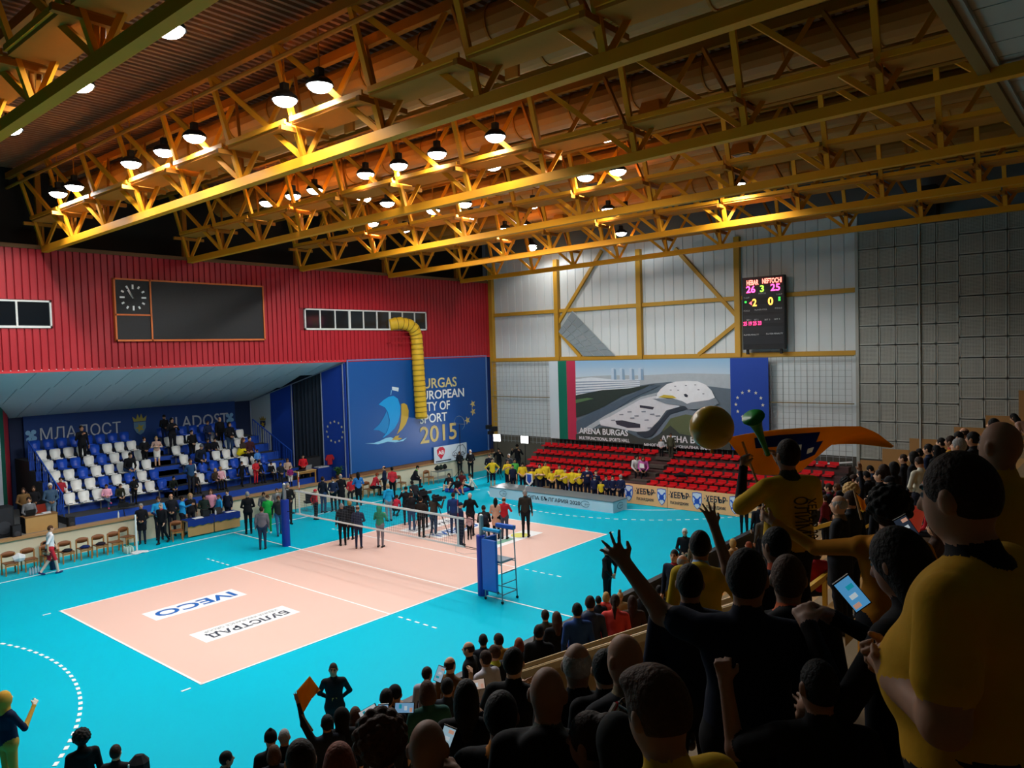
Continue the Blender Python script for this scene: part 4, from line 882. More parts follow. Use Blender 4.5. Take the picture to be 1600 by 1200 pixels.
def dress(o, skin, top, slv, bot, shn, sho, trm):
    ms = [mat(skin, .6, 0, .06, 20., spec=.3), cloth(top), mat(skin, .6, 0, .06, 20., spec=.3) if slv == 'skin' else cloth(slv or top), cloth(bot), mat(skin, .6, 0, .06, 20., spec=.3) if shn == 'skin' else cloth(shn or bot), mat(sho, .5), mat('#120d0b', .4), mat('#8a4a42', .6), cloth(trm or top)]
    for i, m in enumerate(ms): o.material_slots[i].link = 'OBJECT'; o.material_slots[i].material = m
def person(label, loc, rz, pose='stand', top='#17181c', bot='#1b1d24', hair='short', hc='b', slv=None, shn=None, sho='#16171a', skin=None, trm=None, sc=1., group=None, data=None, hh=.011):
    me, nb, RH, wr = data or pose_mesh(pose)
    o = bpy.data.objects.new('person', me); COL.objects.link(o); o.location = [float(v) for v in loc]; o.rotation_euler = (0, 0, rz); o.scale = (sc, sc, sc)
    tag(o, label, 'person', group); dress(o, skin or SKINS[len(PEOPLE) % 4], top, slv, bot, shn, sho, trm)
    if hair:
        hm = hair_mesh(hair, hh); nm = {'cap': 'cap', 'beanie': 'knit_hat', 'pompom': 'knit_hat', 'hood': 'hood'}.get(hair, 'hair')
        q = bpy.data.objects.new(nm, hm); COL.objects.link(q); q.parent = o
        M4 = Matrix.Identity(4)
        for i in range(3):
            for j in range(3): M4[i][j] = RH[i][j]
            M4[i][3] = nb[i]
        q.matrix_local = M4; q.material_slots[0].link = 'OBJECT'; c = HC.get(hc, hc)
        q.material_slots[0].material = cloth(c) if nm != 'hair' else hairm(c)
    PEOPLE.append(o); return o
def facing(x, y, face):  # 0: back to the photographer, 180: towards, 90: facing left in the picture, -90: right
    return math.atan2(y-CAM[1], x-CAM[0])-math.pi/2+R(face)
def floor_person(label, fx, fy, face, z=0., **k):
    p = on(fx, fy, 2, z); return person(label, (p[0], p[1], z), facing(p[0], p[1], face), **k)
def head_person(label, hx, hy, face, y=None, x=None, z=0., seated=False, **k):
    """stands or sits at depth y (or x) so that the head centre falls on the pixel; height comes from the floor z"""
    p = on(hx, hy, 1, y) if y is not None else on(hx, hy, 0, x)
    pose = k.get('pose', 'stand'); me, nb, RH, wr = k.get('data') or pose_mesh(pose); hz = nb[2]+.1
    sc = (p[2]-z)/hz; k.setdefault('sc', min(1.12, max(.55, sc))); off = rotz(facing(p[0], p[1], face))@np.array((nb[0], nb[1], 0))*k['sc']
    return person(label, (p[0]-off[0], p[1]-off[1], z), facing(p[0], p[1], face), **k)
# ------------------------------------------------------------------ things on and around the court
PADB = mat('#16379f', .45, 0, .05, 4.)
def net_post(y, label):
    o = thing('net_post', label, 'post', (0, y, 0))
    MB().tube((0, 0, .0), (0, 0, 1.95), .17, n=16).build('post_pad', PADB, o, smooth=False)
    MB().tube((0, 0, 1.95), (0, 0, 2.58), .075, n=12).build('post_tube', STEEL, o)
    MB().lathe([(.05, 0), (.06, .03), (.02, .06)], 10, (0, 0, 2.58)).build('post_cap', WHT, o)
    s_ = -1 if y > 0 else 1
    MB().cbox(.18, s_*.05, 1.55, .08, .12, .9).build('winch', BLK, o); MB().bar((.2, s_*.05, 1.3), (.42, s_*.05, 1.32), .03, .03).build('crank', BLK, o)
    MB().bar((0, 0, 2.42), (0, s_*.85, 2.42), .02, .02).build('tension_rope', BLK, o); MB().bar((0, 0, 1.48), (0, s_*.85, 1.48), .02, .02).build('tension_rope', BLK, o)
net_post(5.55, 'blue padded volleyball post at the far end of the net'); net_post(-5.55, 'blue padded volleyball post beside the referee stand')
vn = thing('volleyball_net', 'volleyball net with white tapes stretched across the court', 'net')
MB().box(-.012, .012, -4.8, 4.8, 2.36, 2.43).build('top_tape', WHT, vn); MB().box(-.012, .012, -4.8, 4.8, 1.43, 1.49).build('bottom_tape', WHT, vn)
for y in (-4.5, 4.5):
    MB().box(-.014, .014, y-.035, y+.035, 1.43, 2.43).build('side_tape', WHT, vn)
    for k in range(8): MB().tube((.02, y, 1.45+k*.22), (.02, y, 1.45+(k+1)*.22), .012, n=6).build('antenna_band', [mat('#c2323a', .5), WHT][k % 2], vn)
for y in (-4.78, 4.78): MB().box(-.012, .012, y-.012, y+.012, 1.45, 2.42).build('net_edge', mat('#2b2f35', .7), vn)
m = MB()
for y in np.arange(-4.75, 4.76, .1): m.bar((0, y, 1.48), (0, y, 2.37), .004, .004)
for z in np.arange(1.55, 2.36, .1): m.bar((0, -4.78, z), (0, 4.78, z), .004, .004)
m.build('net_mesh', mat('#5a6068', .8), vn, kind='stuff')
# referee stand
rs = thing('referee_stand', 'tall umpire chair on wheels with blue pads, beside the near net post', 'chair', (.02, -6.25, 0))
TB = mat('#7d8a94', .35, .7)
FX = {(-1, -1): (-.36, -.42), (1, -1): (.36, -.42), (-1, 1): (-.3, .34), (1, 1): (.3, .34)}
for (a, b), (x, y) in FX.items():
    MB().tube((x, y, .06), (x*.86, y*.9, 2.35 if b < 0 else 2.2), .02, n=8).build('frame_tube', TB, rs); MB().tube((x-.02, y, .045), (x+.02, y, .045), .045, n=10).build('wheel', BLK, rs)
for z in (.28, .62, .95): MB().tube((-.34, -.42, z), (.34, -.42, z), .016, n=6).build('rung', TB, rs)
for z in (.3, 1.22, 2.2):
    for s in (-1, 1): MB().tube((s*.33, -.4, z), (s*.3, .33, z), .016, n=6).build('side_rail', TB, rs)
MB().tube((-.3, .33, 1.22), (.3, .33, 1.22), .016, n=6).build('side_rail', TB, rs); MB().tube((-.32, -.4, 1.3), (.32, -.4, 1.3), .016, n=6).build('side_rail', TB, rs)
MB().cbox(0, -.03, 1.27, .56, .6, .07).build('seat', mat('#8796a3', .5), rs)
PD = mat('#1f5fc0', .45)
MB().cbox(-.36, .06, 1.15, .1, .56, 1.6).build('side_pad', mat('#2a6fd0', .45), rs); MB().cbox(.0, .4, 1.15, .62, .1, 1.6).build('front_pad', mat('#123f8a', .45), rs)
MB().cbox(-.3, .0, 2.27, .12, .7, .07).build('arm_pad', mat('#18a0d8', .5), rs); MB().cbox(.34, -.02, 2.27, .13, .75, .11).build('arm_pad', PD, rs)
# podium
PODF = mat('#bcd6e2', .5, 0, .05, 2.)
pd = thing('podium', 'long grey-topped winners podium with pale blue printed sides', 'podium', (12.6, 1.45, 0))
MB().box(0, 1.25, -3.95, 3.95, .0, .52).build('podium_body', PODF, pd); MB().box(-.02, 1.27, -3.97, 3.97, .52, .56).build('podium_top', mat('#6f7a80', .35, 0, .06, 2.), pd)
text('КУПА БЪЛГАРИЯ 2020', INK, 1, frame((-.012, -.35, .28), (0, -1, 0), (0, 0, 1)), pd, width=3.4, height=.2, depth=.003, bold=.01)
def swirl(c, ax):
    m = MB(); t = np.linspace(.6, 5.6, 12); q = [np.array(c)+np.array(ax)*(.26*math.cos(a))+np.array((0, 0, 1))*(.15*math.sin(a)) for a in t]
    for a, b in zip(q, q[1:]): m.bar(a, b, .03, .012, up=np.cross(ax, (0, 0, 1)))
    m.build('printed_swirl', mat('#6f8b9b', .5), pd)
for y in (2.95, -2.35):
    swirl((-.01, y, .28), (0, -1, 0)); text('BVF', mat('#6f8b9b', .5), 1, frame((-.012, y-.12, .27), (0, -1, 0), (0, 0, 1)), pd, width=.3, height=.09, depth=.002)
swirl((.62, -3.96, .28), (1, 0, 0)); text('BVF', mat('#6f8b9b', .5), 1, frame((.72, -3.962, .27), (1, 0, 0), (0, 0, 1)), pd, width=.3, height=.09, depth=.002)
# wooden chairs of the team bench
CW = mat('#7a4a28', .45, 0, .1, 6.); CL = mat('#a8743c', .45, 0, .1, 6.)
def chair_parts():
    seat = MB().box(-.22, .22, -.22, .2, .43, .46).mesh('seat', CW)
    b = MB(); n = 7
    for off in (0, .02): b.v += [(-.24+.48*i/(n-1), .21+off+.04*(1-((i-3)/3)**2), z*(1) + (.06*(1-((i-3)/3)**2) if z > .7 else -.05*(1-((i-3)/3)**2))) for i in range(n) for z in (.66, .78)]
    for i in range(n-1):
        a = 2*i; c = a+2*n; b.f += [(a, a+1, a+3, a+2), (c, c+2, c+3, c+1), (a+1, c+1, c+3, a+3), (a, a+2, c+2, c)]
    b.m = [0]*len(b.f); back = b.mesh('backrest', CW, True)
    legs = [MB().bar((sx*.2, -.19, 0), (sx*.2, -.19, .44), .04, .04).mesh('leg', CL) for sx in (-1, 1)]+[MB().bar((sx*.22, .22, 0), (sx*.22, .2, .74), .04, .045).mesh('leg', CL) for sx in (-1, 1)]
    rail = MB().bar((-.2, -.19, .38), (.2, -.19, .38), .03, .06).mesh('seat_rail', CL)
    return [('seat', seat), ('backrest', back)]+[('leg', l) for l in legs]+[('seat_rail', rail)]
CHP = chair_parts()
def wchair(x, y, rz, label, group='wooden chairs along the far low wall'): return seat_obj('wooden_chair', CHP, (x, y, 0), label, group, rz)
cx_ = [(35, 918), (62, 905), (86, 898), (108, 890), (130, 884), (150, 876), (168, 871)]
for k, x in enumerate((-8.5, -7.85, -7.2, -6.55, -5.9, -5.3, -4.7)):
    wchair(x, 10.75, 0, 'brown wooden chair on the court edge, %s from the left of the long bench row' % ORD[k])
wchair(-6.9, 11.45, .2, 'brown wooden chair with a dark jacket, behind the bench row against the low wall')
jk = MB().path([(-6.9, 11.55, .82), (-6.9, 11.5, .6), (-6.9, 11.4, .5)], [.2, .24, .2], 8); tag(jk.build('draped_jacket', cloth('#22242c')), 'dark jacket draped over a chair behind the bench row', 'jacket')
wchair(-2.2, 10.55, -.3, 'brown wooden chair beside the scorers table, in front of the red-tied man'); wchair(-4.0, 11.3, .3, 'brown wooden chair with a blue cloth, beside the water bottles')
wchair(3.6, 11.2, 0, 'brown wooden chair right behind the far net post')
for k, x in enumerate((8.2, 9.0, 9.8, 11.4, 13.6)): wchair(x, 11.2, [.1, 0, -.1, .2, 0][k], 'brown wooden chair under the mural ledge, %s from the left there' % ORD[k], 'wooden chairs under the mural')
bc = thing('office_chair', 'black padded chair on metal legs beside the kid in the red cap', 'chair', (4.9, 10.9, 0), R(160))
MB().cbox(0, 0, .46, .48, .46, .08).build('seat', BLK, bc); MB().cbox(0, .24, .74, .5, .06, .46).build('backrest', BLK, bc)
for a in (-1, 1):
    for b in (-1, 1): MB().tube((a*.2, b*.2, 0), (a*.2, b*.2, .44), .015, n=6).build('leg', STEEL, bc)
# team bench odds and ends
def bottle(x, y, z, h, c, label, group=None):
    o = thing('water_bottle', label, 'bottle', (x, y, z), 0, group); MB().lathe([(.035, 0), (.038, .02), (.038, h*.7), (.014, h*.9), (.014, h)], 8).build('bottle_body', mat(c, .15, spec=.5), o, smooth=True); MB().lathe([(.016, 0), (.016, .02)], 8, (0, 0, h)).build('cap', mat('#2a8a4a', .4), o)
k = 0
for i in range(3):
    for j in range(4): bottle(-4.55+i*.11, 10.0+j*.1, 0, .3, '#b9d6cf', 'clear bottle with green cap by the white pole, %s row, %s from left' % (['front','second','third','back'][j], ORD[i]), 'bottle cluster by the white pole'); k += 1
for i in range(4): bottle(-8.1+.1*i, 9.95+.03*i, 0, .3, '#9fb6c4', 'clear bottle at the left end of the chair row, %s from left' % ORD[i], 'bottles by the left chairs')
tw = MB()
for q in range(7): tw.lathe([(.01, 0), (.14, .01), (.12, .05), (.01, .06)], 9, (-4.35+.13*(q % 4), 9.72+.12*(q//4), .0+.012*(q % 3)))
tag(tw.build('towel', mat('#d9dde0', .8)), 'crumpled white towel on the floor below the bottle cluster', 'towel')
o = thing('floor_pole', 'short white pole on the court edge by the bottle cluster', 'pole', (-4.15, 10.05, 0)); MB().tube((0, 0, .03), (0, 0, 1.55), .035, n=8).build('pole_tube', WHT, o); MB().lathe([(.16, 0), (.16, .03), (.04, .04)], 12).build('pole_foot', GRAY, o)
o = thing('waste_bin', 'small dark blue bin under the chairs at the left', 'bin', (-7.25, 10.1, 0)); MB().lathe([(.12, 0), (.16, .36), (.145, .36), (.115, .02)], 12).build('bin_body', mat('#16284a', .5), o); MB().lathe([(.165, 0), (.165, .02), (.14, .02)], 12, (0, 0, .35)).build('bin_rim', BLK, o)
bag = MB().path([(-8.4, 10.7, .55), (-8.25, 10.68, .6), (-8.05, 10.7, .55)], [.12, .18, .12], 8); tag(bag.build('sports_shirt', cloth('#dfe2e6')), 'white and navy shirts heaped on the left bench chairs', 'clothes')
for i, (x, c) in enumerate(((-7.2, '#3c4a46'), (-6.55, '#191c26'), (-5.9, '#1b2a5e'), (-5.3, '#26202c'))):
    b_ = MB().lathe([(.02, 0), (.17, .01), (.19, .05), (.1, .1), (.02, .11)], 9, (x, 10.68, .46)); tag(b_.build('folded_jacket', cloth(c)), '%s team jacket lying on the %s bench chair' % (['dark green', 'black', 'royal blue', 'dark purple'][i], ORD[i+2]), 'jacket', 'jackets on the bench chairs')
# scorers tables with blue cloth
BC = cloth('#14307a'); TF = mat('#b08a55', .5, 0, .1, 3.)
for k, (x0, x1) in enumerate(((-1.75, -.55), (-.5, .75))):
    t = thing('scorers_table', 'scorers table with blue cloth and tan front, %s one' % ['left', 'right'][k], 'table', ((x0+x1)/2, 10.75, 0)); w2 = (x1-x0)/2
    MB().box(-w2, w2, -.3, .3, .7, .75).build('tabletop', TF, t); MB().box(-w2, w2, -.3, -.27, .06, .7).build('front_panel', TF, t)
    c = MB(); n = 9
    for i in range(n):
        xa, xb = -w2-.01+(2*w2+.02)*i/n, -w2-.01+(2*w2+.02)*(i+1)/n; z = .5+.03*math.sin(i*2.1); z2 = .5+.03*math.sin((i+1)*2.1)
        c.add([(xa, -.33, .765), (xb, -.33, .765), (xb, -.345, z2), (xa, -.345, z)], [(0, 1, 2, 3)]); c.add([(xa, -.33, .766), (xb, -.33, .766), (xb, .32, .766), (xa, .32, .766)], [(0, 1, 2, 3)])
    tag(c.build('table_cloth', BC, None, ((x0+x1)/2, 10.75, 0)), 'blue cloth over the %s scorers table' % ['left', 'right'][k], 'tablecloth')
    for a in (-1, 1): MB().cbox(a*(w2-.05), .22, .35, .05, .05, .7).build('leg', CL, t)
tag(MB().cbox(-.75, 10.8, .9, .3, .25, .26).cbox(-.75, 10.8, 1.05, .26, .2, .03).build('printer', mat('#1f2226', .5)), 'black printer with white paper on the scorers table', 'printer')
tag(MB().cbox(-1.15, 10.7, .775, .42, .3, .012).cbox(-1.0, 10.8, .785, .3, .21, .01).build('paper_sheets', WHT), 'loose white paper sheets on the left scorers table', 'paper'); tag(MB().cbox(.35, 10.7, .775, .3, .21, .012).cbox(.55, 10.65, .78, .2, .2, .01).build('paper_sheets', WHT), 'loose white paper sheets on the right scorers table', 'paper')
bottle(-.3, 10.7, .77, .22, '#d8dde0', 'white cup-like bottle standing between the scorers tables')
def laptop(x, y, z, rz, label, c='#17181b'):
    o = thing('laptop', label, 'laptop', (x, y, z), rz); MB().cbox(0, 0, .012, .36, .25, .02).build('base', mat(c, .4), o); s = MB().bar((0, .12, .02), (0, .2, .27), .36, .015, up=(0, 1, 0)).build('screen', mat(c, .4), o); return o
laptop(-.05, 10.8, .77, 0, 'black laptop on the right scorers table')
# announcer desk at the left on the platform
t = thing('announcer_desk', 'tan wooden announcer desk on the platform at the left', 'desk', (-6.75, 12.95, 1.05))
MB().box(-.62, .62, -.28, .28, .62, .66).build('desktop', mat('#7d5a34', .5), t); MB().box(-.6, .6, -.27, -.24, .0, .62).build('front_panel', mat('#b48f58', .5, 0, .08, 3.), t)
for a in (-1, 1): MB().box(a*.6-.015, a*.6+.015, -.27, .26, 0, .62).build('side_panel', BLK, t)
laptop(-7.1, 12.95, 1.71, R(180), 'black laptop with white sticker on the announcer desk')
tag(MB().cbox(-6.5, 12.9, 1.73, .3, .2, .06).cbox(-6.8, 12.85, 1.715, .3, .2, .01).build('desk_console', mat('#c9ccd0', .5)), 'pale mixing console with papers on the announcer desk', 'console')
o = thing('red_chair', 'red plastic chair behind the announcer desk', 'chair', (-6.35, 13.6, 1.05)); MB().lathe([(.02, .42), (.22, .44), (.23, .47), (.02, .45)], 10).build('seat', mat('#a83a2a', .5), o); MB().cbox(0, .2, .72, .44, .04, .4).build('backrest', mat('#a83a2a', .5), o)
for a in (-1, 1):
    for b in (-1, 1): MB().tube((a*.17, b*.17, 0), (a*.17, b*.17, .44), .014, n=6).build('leg', STEEL, o)
def speaker(x, y, z, h, label, rz=0):
    o = thing('loudspeaker', label, 'speaker', (x, y, z), rz); MB().cbox(0, 0, h/2, h*.62, h*.55, h).build('cabinet', mat('#15161a', .6), o)
    MB().cbox(0, -h*.28, h*.5, h*.54, .02, h*.92).build('grille', mat('#22242a', .7), o)
    MB().lathe([(h*.2, 0), (h*.22, .02), (h*.1, .025)], 14).build('woofer', mat('#33363d', .5), o, loc=(0, -h*.3, h*.33), rot=(R(90), 0, 0)); return o
speaker(-5.75, 12.45, 1.05, .42, 'black monitor speaker on the platform right of the announcer desk'); speaker(-8.1, 13.0, 1.05, 1.2, 'tall black loudspeaker at the left edge of the platform')
speaker(-7.8, 12.3, 1.05, .5, 'black amplifier case on the ledge left of the announcer desk'); speaker(7.0, 13.55, 1.05, 1.3, 'tall black loudspeaker against the blue panel with the star ring', R(-20))
bottle(-3.9, 12.3, 1.1, .3, '#c9d6dc', 'clear bottle standing alone on the far ledge')
# DJ desk
t = thing('sound_desk', 'light wooden table with sound gear before the dark curtain', 'table', (5.9, 12.75, 1.05))
MB().box(-.6, .6, -.3, .3, .7, .74).build('tabletop', mat('#c19a5c', .5), t); MB().box(-.55, .55, -.26, -.24, .6, .7).build('apron', mat('#a87d42', .5), t)
for a in (-1, 1):
    for b in (-1, 1): MB().cbox(a*.55, b*.25, .35, .06, .06, .7).build('leg', mat('#a87d42', .5), t)
laptop(6.15, 12.8, 1.79, R(180), 'silver laptop on the wooden sound table', '#8b9096'); tag(MB().cbox(5.7, 12.7, 1.815, .45, .3, .05).build('dj_console', BLK), 'flat black DJ console on the wooden sound table', 'console')
t = thing('mixer_table', 'table hung with blue cloth beside the sound table', 'table', (7.05, 12.75, 1.05))
MB().box(-.45, .45, -.3, .3, .0, .72).build('cloth_skirt', BC, t); MB().box(-.46, .46, -.31, .31, .72, .75).build('tabletop', BC, t)
m = thing('mixing_desk', 'grey mixing desk lying on the blue clothed table', 'mixer', (7.05, 12.75, 1.8)); MB().cbox(0, 0, .03, .7, .4, .06).build('mixer_body', mat('#a4abb0', .4), m)
for i in range(6):
    for j in range(3): MB().lathe([(.015, 0), (.012, .02)], 6, (-.28+i*.11, -.12+j*.12, .06)).build('knob', BLK, m)
pl = thing('potted_plant', 'leafy green potted plant on the ledge before the blue star panel', 'plant', (7.75, 12.25, 1.08)); MB().lathe([(.1, 0), (.14, .24), (.12, .24), (.02, .2)], 12).build('pot', mat('#5a3a2a', .6), pl)
random.seed(3)
for k in range(22):
    a = random.uniform(0, 6.28); l = random.uniform(.25, .45); h = random.uniform(.35, .75); c = (math.cos(a), math.sin(a))
    MB().add([(0, 0, .2), (c[0]*l*.5-c[1]*.06, c[1]*l*.5+c[0]*.06, h), (c[0]*l, c[1]*l, h*.85), (c[0]*l*.5+c[1]*.06, c[1]*l*.5-c[0]*.06, h-.02), (c[0]*l*.5, c[1]*l*.5, h-.05)], [(0, 1, 4), (0, 4, 3), (1, 2, 4), (4, 2, 3)]).build('leaf', mat('#2f5a2c', .6), pl)
# tripod poles and lights by the far corner
def tripod(name, label, cat, x, y, z0, h, parts):
    o = thing(name, label, cat, (x, y, z0)); MB().tube((0, 0, .25), (0, 0, h), .02, n=8).build('pole', BLK, o)
    for k in range(3): a = k*2.094; MB().tube((0, 0, .6), (math.cos(a)*.45, math.sin(a)*.45, 0), .015, n=6).build('leg', BLK, o)
    for nm, mb, m in parts: mb.build(nm, m, o, loc=(0, 0, h))
    return o
HEADM = mat('#ffffff', .4, emis=9.)
for lx, ly, lb in ((17.3, 8.85, 'bright square studio light on a stand in the far corner, left one'), (17.3, 6.65, 'bright square studio light on a stand in the far corner, right one')):
    o = tripod('studio_light', lb, 'lamp', lx, ly, 0, 2.35, [('housing', MB().cbox(.06, 0, .2, .14, .56, .44), BLK), ('diffuser', MB().cbox(-.03, 0, .2, .04, .52, .42), HEADM)])
    l = bpy.data.lights.new('studio_glow', 'AREA'); l.energy = 60; l.shape = 'RECTANGLE'; l.size = .5; l.size_y = .4; q = link('studio_glow', l, o, (-.06, 0, 2.55)); q.rotation_euler = (R(90), 0, R(90))
an = tripod('antenna_mast', 'thin mast with a ring aerial in front of the mural right edge', 'mast', 16.4, 11.2, 0, 3.4, [('crossbar', MB().bar((0, -.5, 0), (0, .5, 0), .03, .03), STEEL), ('ring', MB().path([(0, .45*math.cos(a), .05+.45*math.sin(a)) for a in np.linspace(0, 4.2, 14)], .015, 6), STEEL)])
pp = MB(); pp.cbox(17.9, 9.7, 3.1, .3, .5, .35); cable = tripod('camera_crane', 'black lamp cluster on a tall stand at the blue corner', 'lamp', 17.6, 9.6, 0, 2.9, [('lamp_head', MB().cbox(0, -.25, .15, .3, .3, .3), BLK), ('lamp_head', MB().cbox(0, .2, .25, .3, .3, .25), BLK), ('lamp_head', MB().cbox(0, .05, -.1, .25, .3, .2), BLK)])
# tv cameras
def tvcam(x, y, h, rz, label):
    o = thing('tv_camera', label, 'camera', (x, y, 0), rz)
    for k in range(3): a = k*2.094+.5; MB().tube((0, 0, h-.1), (math.cos(a)*.5, math.sin(a)*.5, 0), .018, n=6).build('tripod_leg', BLK, o)
    MB().cbox(0, 0, h+.1, .16, .42, .2).build('camera_body', mat('#191a1e', .5), o); MB().tube((0, .2, h+.1), (0, .46, h+.1), .06, .075, n=12).build('lens', mat('#26282c', .3), o)
    MB().cbox(0, -.02, h+.25, .05, .22, .07).build('handle', BLK, o); MB().cbox(-.12, -.1, h+.18, .1, .14, .08).build('viewfinder', BLK, o)
c0 = on(690, 842, 2, 0); tvcam(c0[0]+.3, c0[1]+.5, 1.5, facing(c0[0], c0[1], -50), 'black TV camera on a tripod pointing right at the players'); c0 = on(662, 826, 2, 0); tvcam(c0[0], c0[1], 1.5, facing(c0[0], c0[1], -55), 'second TV camera, half hidden behind the group of cameramen')
c0 = on(205, 846, 2, 0); tvcam(c0[0], c0[1]+.6, 1.45, R(-120), 'black video camera on a tripod by the low wall above the bottles')
# trophy-like crest flag held by players, cables, cart
ct = thing('equipment_cart', 'wire cart loaded with black bags below the mural', 'cart', (14.6, 11.1, 0))
for a in (-1, 1):
    for b in (-1, 1): MB().tube((a*.6, b*.3, 0), (a*.6, b*.3, .75), .018, n=6).build('cart_leg', STEEL, ct)
MB().cbox(0, 0, .3, 1.2, .6, .03).build('cart_shelf', STEEL, ct); MB().cbox(0, 0, .7, 1.2, .6, .03).build('cart_shelf', STEEL, ct)
for k in range(3):
    tag(MB().path([(14.25+.32*k, 11.0, .84), (14.25+.32*k, 11.1, .92), (14.25+.32*k, 11.25, .84)], [.1, .17, .1], 8).build('equipment_bag', cloth(['#1c2420', '#23302a', '#15171a'][k])), 'dark bag on the wire cart, %s of three' % ['left', 'middle', 'right'][k], 'bag')
cab = MB().path([on(x, y, 2, .012) for x, y in ((722, 848), (724, 855), (735, 858), (752, 860))], .012, 6); tag(cab.build('cable', BLK), 'black cable on the court from the capped man to the post', 'cable')
cab = MB().path([on(x, y, 2, .01) for x, y in ((712, 852), (712, 862), (725, 866), (745, 864), (752, 862))], .006, 5); tag(cab.build('cable', GRAY), 'thin grey cable looping on the court by the post', 'cable')
mk = MB(); mk.path([on(x, y, 2, .1) for x, y in ((697, 766), (720, 768), (735, 763))], [.12, .14, .12], 8); tag(mk.build('exercise_mat', mat('#23409a', .6)), 'rolled blue mat behind the players sitting on the floor', 'mat')
tag(MB().path([(16.7, -4.3+.18*k, 1.35+.05*math.sin(k)) for k in range(5)], [.05, .12, .14, .1, .04], 8).build('black_coat', cloth('#15151a')), 'black coat thrown over red seats near the board', 'coat')
# ------------------------------------------------------------------ people on the court and the far side
F = floor_person
def G(label, hx, hy, face, **k):
    p = on(hx, hy, 2, 1.66*k.get('sc', 1)); return person(label, (p[0], p[1], 0), facing(p[0], p[1], face), **k)
F('man in grey hoodie and jeans seen from behind near the far post', 411, 858, -5, pose='big', top='#6b6872', bot='#2d3a52', hc='b', skin=SKINS[1])
F('tall man in black suit seen from behind by the scorers table', 389, 834, 5, pose='front', top='#15161b', bot='#14151a', hc='g', sc=1.08)
F('person in bright green tracksuit beside the black-suited man', 420, 833, 160, pose='stand_r', top='#25b04a', bot='#1fa045', sho='#dfe2e2', hc='br', sc=.98)
F('man in dark jacket and blue jeans walking past the far post', 437, 836, 185, pose='walk', top='#2b2d2f', bot='#39608a', sho='#1a2238', hc='br')
head_person('dark-clad grey-haired man standing right behind the far post', 449, 757, 195, y=9.0, pose='front', top='#17181b', hc='g', trm='#d0d0d0')
head_person('man in grey sweater sitting by the low wall near scorers table', 411, 758, 180, y=11.3, pose='sit_lean', top='#63666d', bot='#22242b', hc='b', sc=1)
head_person('man in grey blazer sitting left of the far post', 432, 757, 180, y=11.3, pose='sit', top='#74777b', bot='#22242b', hc='br', sc=1, trm='#dfe2e4')
F('kid in red cap and red jacket beyond the net', 494, 812, -60, pose='back', top='#b3222c', bot='#17181c', hair='cap', hc='#c2283a', sc=.84)
F('man in dark jacket and jeans chatting beyond the net', 506, 801, -35, pose='stand', top='#1c2230', bot='#2a4468', hc='b', sc=1.04)
F('man in navy blazer and light shirt facing the dark jacket', 522, 799, 165, pose='front', top='#1d2b4a', bot='#181a22', hc='b', trm='#c8d4e2')
F('broad man in black coat, grey hair, beyond the net', 534, 797, 15, pose='coat', top='#15161c', bot='#14151a', hair='bald_fringe', hc='g', sc=1.05)
head_person('person in red shirt seated behind the broad black-coated man', 549, 764, 170, y=11.2, pose='sit', top='#c0303a', bot='#20222a', hc='b', sc=.95)
F('long black-haired woman in blue top and black skirt', 561, 790, 10, pose='skirt', top='#2f78c2', bot='#15161c', shn='#16171c', hair='long', hc='k')
head_person('person in red and white tracksuit sitting on a chair', 589, 755, -60, y=11.0, pose='sit_lean', top='#c3303c', bot='#17181d', hair='short', hc='r', slv='#e3e4e6', sc=1)
F('balding man in navy jumper standing by the seated red tracksuit', 602, 778, 80, pose='front', top='#1a2540', bot='#1b1d26', hair='bald_fringe')
F('person in white and red jacket with black trousers', 614, 780, 10, pose='stand', top='#c8303c', bot='#15161b', slv='#e4e4e6', hc='k')
F('person in cyan vest over navy hoodie beyond the net tape', 608, 814, 20, pose='hood', top='#1d9fd6', slv='#1e2c4c', bot='#8a8f98', hc='tan', sho='#1c1d22')
F('kid in red jacket crouching behind the cyan vest', 618, 806, -20, pose='crouch', top='#b8283a', bot='#1b1d26', hc='b', sc=.85)
F('bald man in black suit standing on the court, left of three', 536, 852, 8, pose='stand', top='#191b22', bot='#15161c', hair='crop', hc='g', skin='#c08a6c')
F('blond woman in black standing between two suited men', 548, 843, -20, pose='coat_b', top='#1a1b20', bot='#15161a', hair='bob', hc='bl', sc=.98)
F('balding man in navy suit and brown shoes on the court', 561, 857, -10, pose='front', top='#262d48', bot='#232a45', hair='bald_fringe', hc='br', sho='#4a2f22')
F('person in green hoodie photographing beside the net', 595, 855, -25, pose='phone', top='#2a8a6a', bot='#7d7a84', hair='hood', hc='#2f8f6f', sc=.98)
F('cameraman in black at the left edge of the press group', 636, 820, 0, pose='camera', top='#1a1b1f', bot='#22262e', hair='cap', hc='#16171b')
F('cameraman in black jacket and blue jeans, white trainers', 644, 831, -15, pose='camera', top='#1c1d22', bot='#34517a', hc='b', sho='#dcdde0')
F('dark-haired photographer in brown jacket and black trousers', 659, 840, -20, pose='phone', top='#2b2422', bot='#17181c', hc='k')
F('photographer in dark coat hidden in the middle of the press', 664, 824, -15, pose='coat', top='#1e1f24', bot='#1b1d22', hc='br')
F('cameraman in brown jacket working the TV camera', 678, 836, -40, pose='camera', top='#4a443f', bot='#2d4666', hc='b', sho='#caccd0')
F('man in black bending over behind the press group', 651, 800, 30, pose='bend', top='#1c1d22', bot='#1d1f26', hc='k')
F('man in blue jacket and blue trousers seen from behind', 710, 836, -10, pose='stand', top='#223a72', bot='#2a3a5e', hair='crop', hc='b', sho='#d8dade', sc=1.05)
F('white-haired man in black jacket photographing the players', 736, 837, -10, pose='phone', top='#17181c', bot='#22252e', hair='crop', hc='w', sc=1.05)
